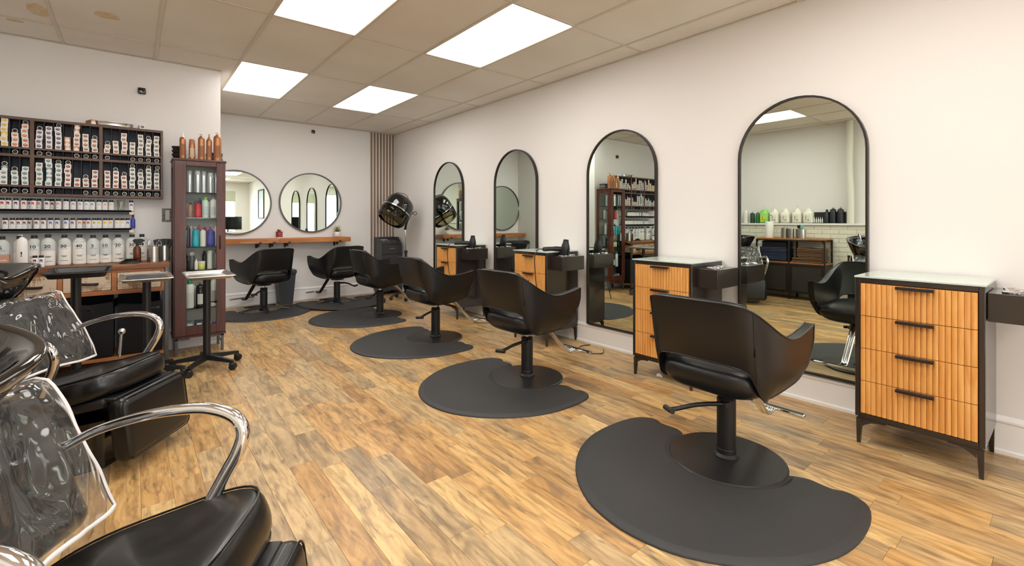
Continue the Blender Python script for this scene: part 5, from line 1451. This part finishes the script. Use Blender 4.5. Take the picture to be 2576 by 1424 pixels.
c_ = MB(); c_.tube(smooth([(-.10,.02,1.60),(-.18,-.05,1.62),(-.06,-.10,1.60),(.03,-.04,1.53),(.10,.0,1.47),(.11,.02,1.35),(.15,.0,1.29),(.18,-.01,1.31),(.15,-.02,1.34),(.10,0,1.30),(.06,.01,1.22)],6), .0045, 7); c_.obj('power_cord', m_pipe, hd_, ang=60)

# ---------------------------------------------------------------- left wall (seen in the mirrors)
LX = XL+.085
ledge_z = 1.1603
def ledge(name, kind, y, r, h, col, capc, label, cat='bottle', grp='bottles on the white ledge', **kw):
    item(name, kind, (LX-.02, y, ledge_z), r, h, col, capc, label, cat, grp, rz=PI/2, **kw)
mi_ = -1
def glab(t_, r, z0, z1, col, w=.75):
    l = MB(); vs = []
    for j in range(9):
        a = -w+2*w*j/8
        for z in (z0, z1): vs.append(((r+.0012)*math.cos(a), (r+.0012)*math.sin(a), z))
    l.add(vs, [(j*2, j*2+2, j*2+3, j*2+1) for j in range(8)]); l.obj('front_label', pm(col,.5), t_)
def gallon(y, col, label, lab=(226,222,206), lid=(236,232,220), ink=True):
    b = MB(); b.rbox(0,0,.088,.118,.135,.176,.025,3); b.lathe([(.055,.165),(.045,.190),(.030,.215),(.019,.228),(.018,.236)], n=24, sx=1,sy=1.1)
    b.tube(smooth([(0,.035,.215),(0,.062,.20),(0,.066,.165),(0,.06,.14)],3), .008, 8)
    t_ = tag(b.obj('gallon_jug', pm(col,.35), None, (LX-.012,y,ledge_z)), label, 'bottle', 'gallon pump jugs on the white ledge')
    c = MB(); pump_top(c, .232, 1.15, 0, PI); c.obj('pump', pm(lid,.3), t_)
    f = MB(); f.bbox(.0585,.0600,-.035,.045,.03,.125,.0003); fo = f.obj('front_label', pm(lab,.5), t_)
    if ink:
        k = MB(); k.box(.0600,.0606,.016,.022,.05,.12); k.box(.0600,.0606,-.02,-.005,.045,.06); k.obj('printed_lines', m_ink, fo)
    return t_
for i, (y, lb) in enumerate(((3.185,'white gallon pump jug with orange dot, beside the green jug'),(3.02,'white gallon pump jug, second white one from the green jug'),(2.85,'white gallon pump jug, third white one from the green jug'),(2.695,'white gallon pump jug next to the black display'))):
    t_ = gallon(y-.02, (236,232,216), lb)
    if i == 0: q = MB(); q.T = Matrix.Translation((.0605,.035,.13)) @ Matrix.Rotation(PI/2,4,'Y'); q.lathe([(.011,0),(.011,.001)], n=14); q.obj('orange_dot', pm((220,80,40),.5), t_)
gallon(3.32, (150,214,110), 'green gallon pump jug on the white ledge', lab=(214,220,60))
def lb_(kind, y, r, h, col, capc, label, lab=None, name='pump_bottle'):
    t_ = item(name, kind, (LX-.02,y,ledge_z), r, h, col, capc, label, 'bottle', 'small bottles on the white ledge', rz=PI/2)
    if lab: glab(t_, r, h*.2, h*.6, lab)
lb_('pump',3.435,.035,.19,(40,110,50),(24,30,24),'green pump bottle on the ledge beside the green jug',(60,140,60))
lb_('pump',3.525,.035,.19,(30,60,44),(20,24,22),'dark green pump bottle on the ledge',(206,210,196))
lb_('pump',3.635,.036,.23,(232,228,214),(236,234,226),'white pump bottle on the ledge beyond the dark green one',(206,202,190))
lb_('cap',3.735,.03,.15,(226,230,220),(40,150,110),'white bottle with green cap on the ledge')
lb_('pump',2.255,.04,.24,(36,36,40),(24,24,26),'black pump bottle nearest the white pipe on the ledge',(90,90,92))
lb_('pump',2.35,.04,.24,(36,36,40),(24,24,26),'black pump bottle, second from the white pipe on the ledge',(90,90,92))
lb_('cap',2.43,.028,.21,(40,40,44),(24,24,26),'slim black capped bottle on the ledge before the display',(90,90,92),'tonic_bottle')
dp = MB(); dp.bbox(0,.008,-.21,.21,0,.17,.001); dps = tag(dp.obj('product_display', m_black, None, (XL+.035,2.40,ledge_z+.001)), 'black display board behind the dark bottles on the ledge', 'display')
d2 = MB(); d2.bbox(0,.035,-.075,.075,0,.008,.001); d2o = d2.obj('vial_tray', m_black, None, (LX-.045,2.545,ledge_z)); tag(d2o, 'black tray holding a row of slim white vials on ledge', 'tray')
for k in range(5): v = MB(); v.lathe([(.009,0),(.0095,.002),(.0095,.05),(.004,.065),(.003,.088)], n=12); tag(v.obj('vial', pm((232,230,224),.3), None, (LX-.0275,2.492+k*.0265,ledge_z+.0085)), 'slim white vial, %s from the dark bottles' % ORD[k+1], 'bottle', 'white vials on the ledge')
lb_('cap',1.80,.035,.20,(232,230,222),(220,220,214),'white bottle beyond the white pipe on the ledge')
pp_ = MB(); pp_.tube(smooth([(XL+.075,2.13,ledge_z+.002),(XL+.075,2.13,1.6),(XL+.075,2.145,2.0),(XL+.075,2.14,2.4),(XL+.075,2.14,ZC-.002)],4), .045, 18); tag(pp_.obj('wall_pipe', M('painted_pipe',(226,222,208),.45)), 'white painted vertical pipe rising from the ledge, seen in mirror', 'pipe')
# towel rack
tk = thing('towel_rack', (-1.04,2.825,0), 'black metal rack with wooden shelves and mesh doors, seen in mirror', 'storage rack')
TX0, TX1, TY0, TY1, TT = -.175,.16,-.485,.485,.93
for z in (TT-.022,.545):
    MB().bbox(TX0+.002,TX1-.002,TY0+.002,TY1-.002,z,z+.02,.002).obj('wood_shelf', m_wshelf, tk)
for x in (TX0,TX1-.02):
    for y in (TY0,-.01,TY1-.02): MB().bbox(x,x+.02,y,y+.02,0,TT-.023,.001).obj('post', m_blackframe, tk)
for x in (TX0,TX1-.016): MB().bbox(x,x+.016,TY0+.02,TY1-.02,TT-.040,TT-.023,.001).obj('rail', m_blackframe, tk)
for y, s_ in ((TY0+.02,1),(TY1-.02,-1)):
    g = MB(); pts = [(y,TT-.023),(y+s_*.07,TT-.023)]+[(y+s_*.07*(1-math.sin(a)),TT-.023-.08*(1-math.cos(a))) for a in (.3,.7,1.1,1.5)]; g.prism(pts, TX1-.010, TX1-.002, axis='x'); g.obj('corner_gusset', m_blackframe, tk)
mmesh = M('mesh_metal', (60,56,50), .5, metal=.5, bump=1., bscale=400, var=.5, scale=240)
for a, b in ((TY0+.022,-.012),(.012,TY1-.022)):
    dq = MB().bbox(TX1-.012,TX1-.004,a+.012,b-.012,.13,.52,.001).obj('mesh_door', mmesh, tk); f = MB()
    for q in ((a,a+.03,.11,.54),(b-.03,b,.11,.54),(a+.03,b-.03,.11,.14),(a+.03,b-.03,.51,.54)): f.bbox(TX1-.006,TX1+.002,q[0],q[1],q[2],q[3],.001)
    f.obj('door_frame', m_blackframe, dq)
MB().box(TX0+.02,TX1-.02,TY0+.005,TY0+.01,.11,.54).box(TX0+.02,TX1-.02,TY1-.01,TY1-.005,.11,.54).box(TX0+.004,TX0+.008,TY0+.02,TY1-.02,.11,.54).box(TX0+.02,TX1-.02,TY0+.02,TY1-.02,.10,.11).obj('cupboard_panels', mmesh, tk)
def towel(y, z, w, dpt, col, label, grp, x=-.99, s=0):
    mb = MB(); rows = []
    n = 14
    for i in range(n+1):
        yy = -w/2+w*i/n; h = .021+.004*noise.noise(Vector((yy*8,s,0))); zt = z+.0015*noise.noise(Vector((yy*6,s,2)))
        rows.append([(-dpt/2,yy,zt),(dpt/2-.004,yy,zt),(dpt/2+.004*noise.noise(Vector((yy*20,s,3))),yy,zt+h*.5),(dpt/2-.006,yy,zt+h),(-dpt/2,yy,zt+h)])
    mb.grid(rows, closed=True); mb.add(rows[0],[(0,1,2,3,4)]); mb.add(rows[-1],[(4,3,2,1,0)])
    tag(mb.obj('folded_towel', col, None, (x,y,0), ang=50), label, 'towel', grp)
m_tb = M('navy_towel', (44,52,72), .95, bump=.5, bscale=500); m_td = M('black_towel', (28,28,34), .95, bump=.5, bscale=500); m_tn = M('brown_towel', (104,76,52), .95, bump=.5, bscale=500)
for k in range(9): towel(3.07+r2.uniform(-.006,.006), .567+k*.0245, .40, .28, m_tb, 'folded navy towel, %s from the bottom of the blue pile' % ORD[k+1], 'navy towels on the rack', x=-1.035+r2.uniform(-.008,.008), s=k)
for k in range(4): towel(3.05+r2.uniform(-.01,.01), .567+.0245*9+k*.0245, .36, .26, m_td, 'folded black towel, %s from the bottom above the navy towels' % ORD[k+1], 'black towels on the rack', x=-1.05, s=20+k)
for k in range(9): towel((2.59 if k < 3 else 2.55)+r2.uniform(-.008,.008), .567+k*.0245, .40 if k < 3 else .33, .28, m_tn, 'folded brown towel, %s from the bottom of the brown pile' % ORD[k+1], 'brown towels on the rack', x=-1.035+r2.uniform(-.008,.008), s=40+k)
pt = MB(); pt.lathe([(.02,0),(.058,0),(.060,.004),(.060,.255),(.058,.26),(.02,.26)], n=28); tag(pt.obj('paper_roll', M('paper_towel',(238,236,226),.9), None, (-1.0,3.15,TT-.0015)), 'white paper towel roll on top of the towel rack', 'paper roll')
canister((-1.0,2.93,TT-.0015), .05, .16, 'perforated steel canister on the towel rack, left of two')
canister((-.98,2.83,TT-.0015), .045, .15, 'smaller perforated steel canister on the towel rack')
canister((-1.0,2.70,TT-.0015), .068, .145, 'wide plain steel canister holding brushes on the towel rack', holes=False)
for i, (dx, dy, a, b, c) in enumerate(((0,.02,.2,.0,m_black),(.01,-.01,-.15,.1,m_black),(-.01,.0,.05,.2,m_black),(.015,.015,.25,.1,pm((120,200,180),.4)))):
    bsh = MB(); bsh.T = Matrix.Translation((-1.0+dx,2.70+dy,TT+.006)) @ Matrix.Rotation(a,4,'X') @ Matrix.Rotation(b,4,'Y'); bsh.tube([(0,0,0),(0,0,.15)], .005, 8); bsh.rbox(0,0,.175,.014,.045,.05,.004,1)
    tag(bsh.obj('tint_brush', c), ['black brush leaning left in the wide canister','black brush leaning right in the wide canister','black brush leaning forward in the wide canister','mint green brush in the wide canister'][i], 'brush', 'brushes on the towel rack')
for i, y in enumerate((1.62,1.42)):
    b = MB(); b.lathe([(.07,0),(.075,.005),(.075,.15),(.06,.175),(.03,.18),(.03,.2)], n=24); tag(b.obj('white_jug', pm((236,236,230),.4), None, (-1.05,y+.9-.55,.0)), 'white jug on the floor by the left wall, %s of two' % ('nearer the towel rack' if i == 0 else 'farther from the towel rack'), 'bottle', 'white jugs on the floor')

# ---------------------------------------------------------------- front of the shop (seen in the round mirrors)
dk = thing('reception_desk', (2.5,-3.0,0), 'white reception desk seen in the round mirror', 'desk')
MB().bbox(-.7,.7,-.3,.3,.80,.84,.004).obj('desk_top', m_trim, dk); MB().bbox(-.66,-.62,-.28,.28,0,.80,.002).obj('side_panel', m_trim, dk); MB().bbox(.62,.66,-.28,.28,0,.80,.002).obj('side_panel', m_trim, dk); MB().bbox(-.62,.62,.24,.27,.02,.80,.002).obj('front_panel', m_trim, dk)
mo = thing('monitor', (2.42,-3.0,.8405), 'dark computer monitor on the reception desk, seen in round mirror', 'monitor')
MB().bbox(-.40,.40,-.01,.02,.07,.50,.004).obj('bezel', m_black, mo); MB().bbox(-.385,.385,.0202,.0212,.085,.485,.0003).obj('screen', m_blackg, mo); MB().bbox(-.02,.02,-.03,-.01,.01,.2,.002).bbox(-.12,.12,-.08,.08,0,.012,.003).obj('stand', m_black, mo)
pf = thing('framed_picture', (XR,-3.3,1.28), 'black-framed pale poster on the right wall, seen in round mirror', 'picture')
f = MB()
for q in ((-.45,-.41,0,1.02),(.41,.45,0,1.02),(-.41,.41,0,.04),(-.41,.41,.98,1.02)): f.bbox(-.03,-.001,q[0],q[1],q[2],q[3],.002)
f.obj('frame', m_black, pf); MB().box(-.012,-.004,-.41,.41,.04,.98).obj('poster', M('pale_poster',(226,232,236),.4,col2=(170,200,214),scale=3), pf)
cu = MB(); rows = []
for z in (.1,2.35): rows.append([(.62+.35*i/40, YF+.16+.03*math.sin(i*.95), z) for i in range(41)])
cu.grid(rows); tag(cu.obj('curtain', M('green_curtain',(120,150,130),.9), None, ang=60, solid=.004), 'grey-green curtain beside the shop window, seen in mirrors', 'curtain')
rb = MB(); rb.box(.98,3.02,YF+.02,YF+.03,1.95,2.34); rb.tube([(.98,YF+.025,1.95),(3.02,YF+.025,1.95)], .012, 8); tag(rb.obj('roller_blind', M('blind',(196,196,176),.8)), 'beige roller blind over the shop window, seen in the round mirror', 'blind')

pa = MB(); pa.grid([[(-.03,-.02,.0005),(0,-.025,.006),(.03,-.015,.001)],[(-.028,.0,.006),(.0,.0,.022),(.028,.002,.008)],[(-.02,.02,.001),(.004,.022,.012),(.03,.018,.0005)]])
tag(pa.obj('crumpled_paper', m_card, None, (3.14,2.05,.001), .6, ang=0, solid=.0006), 'small crumpled white paper on the floor under the middle chest', 'paper')
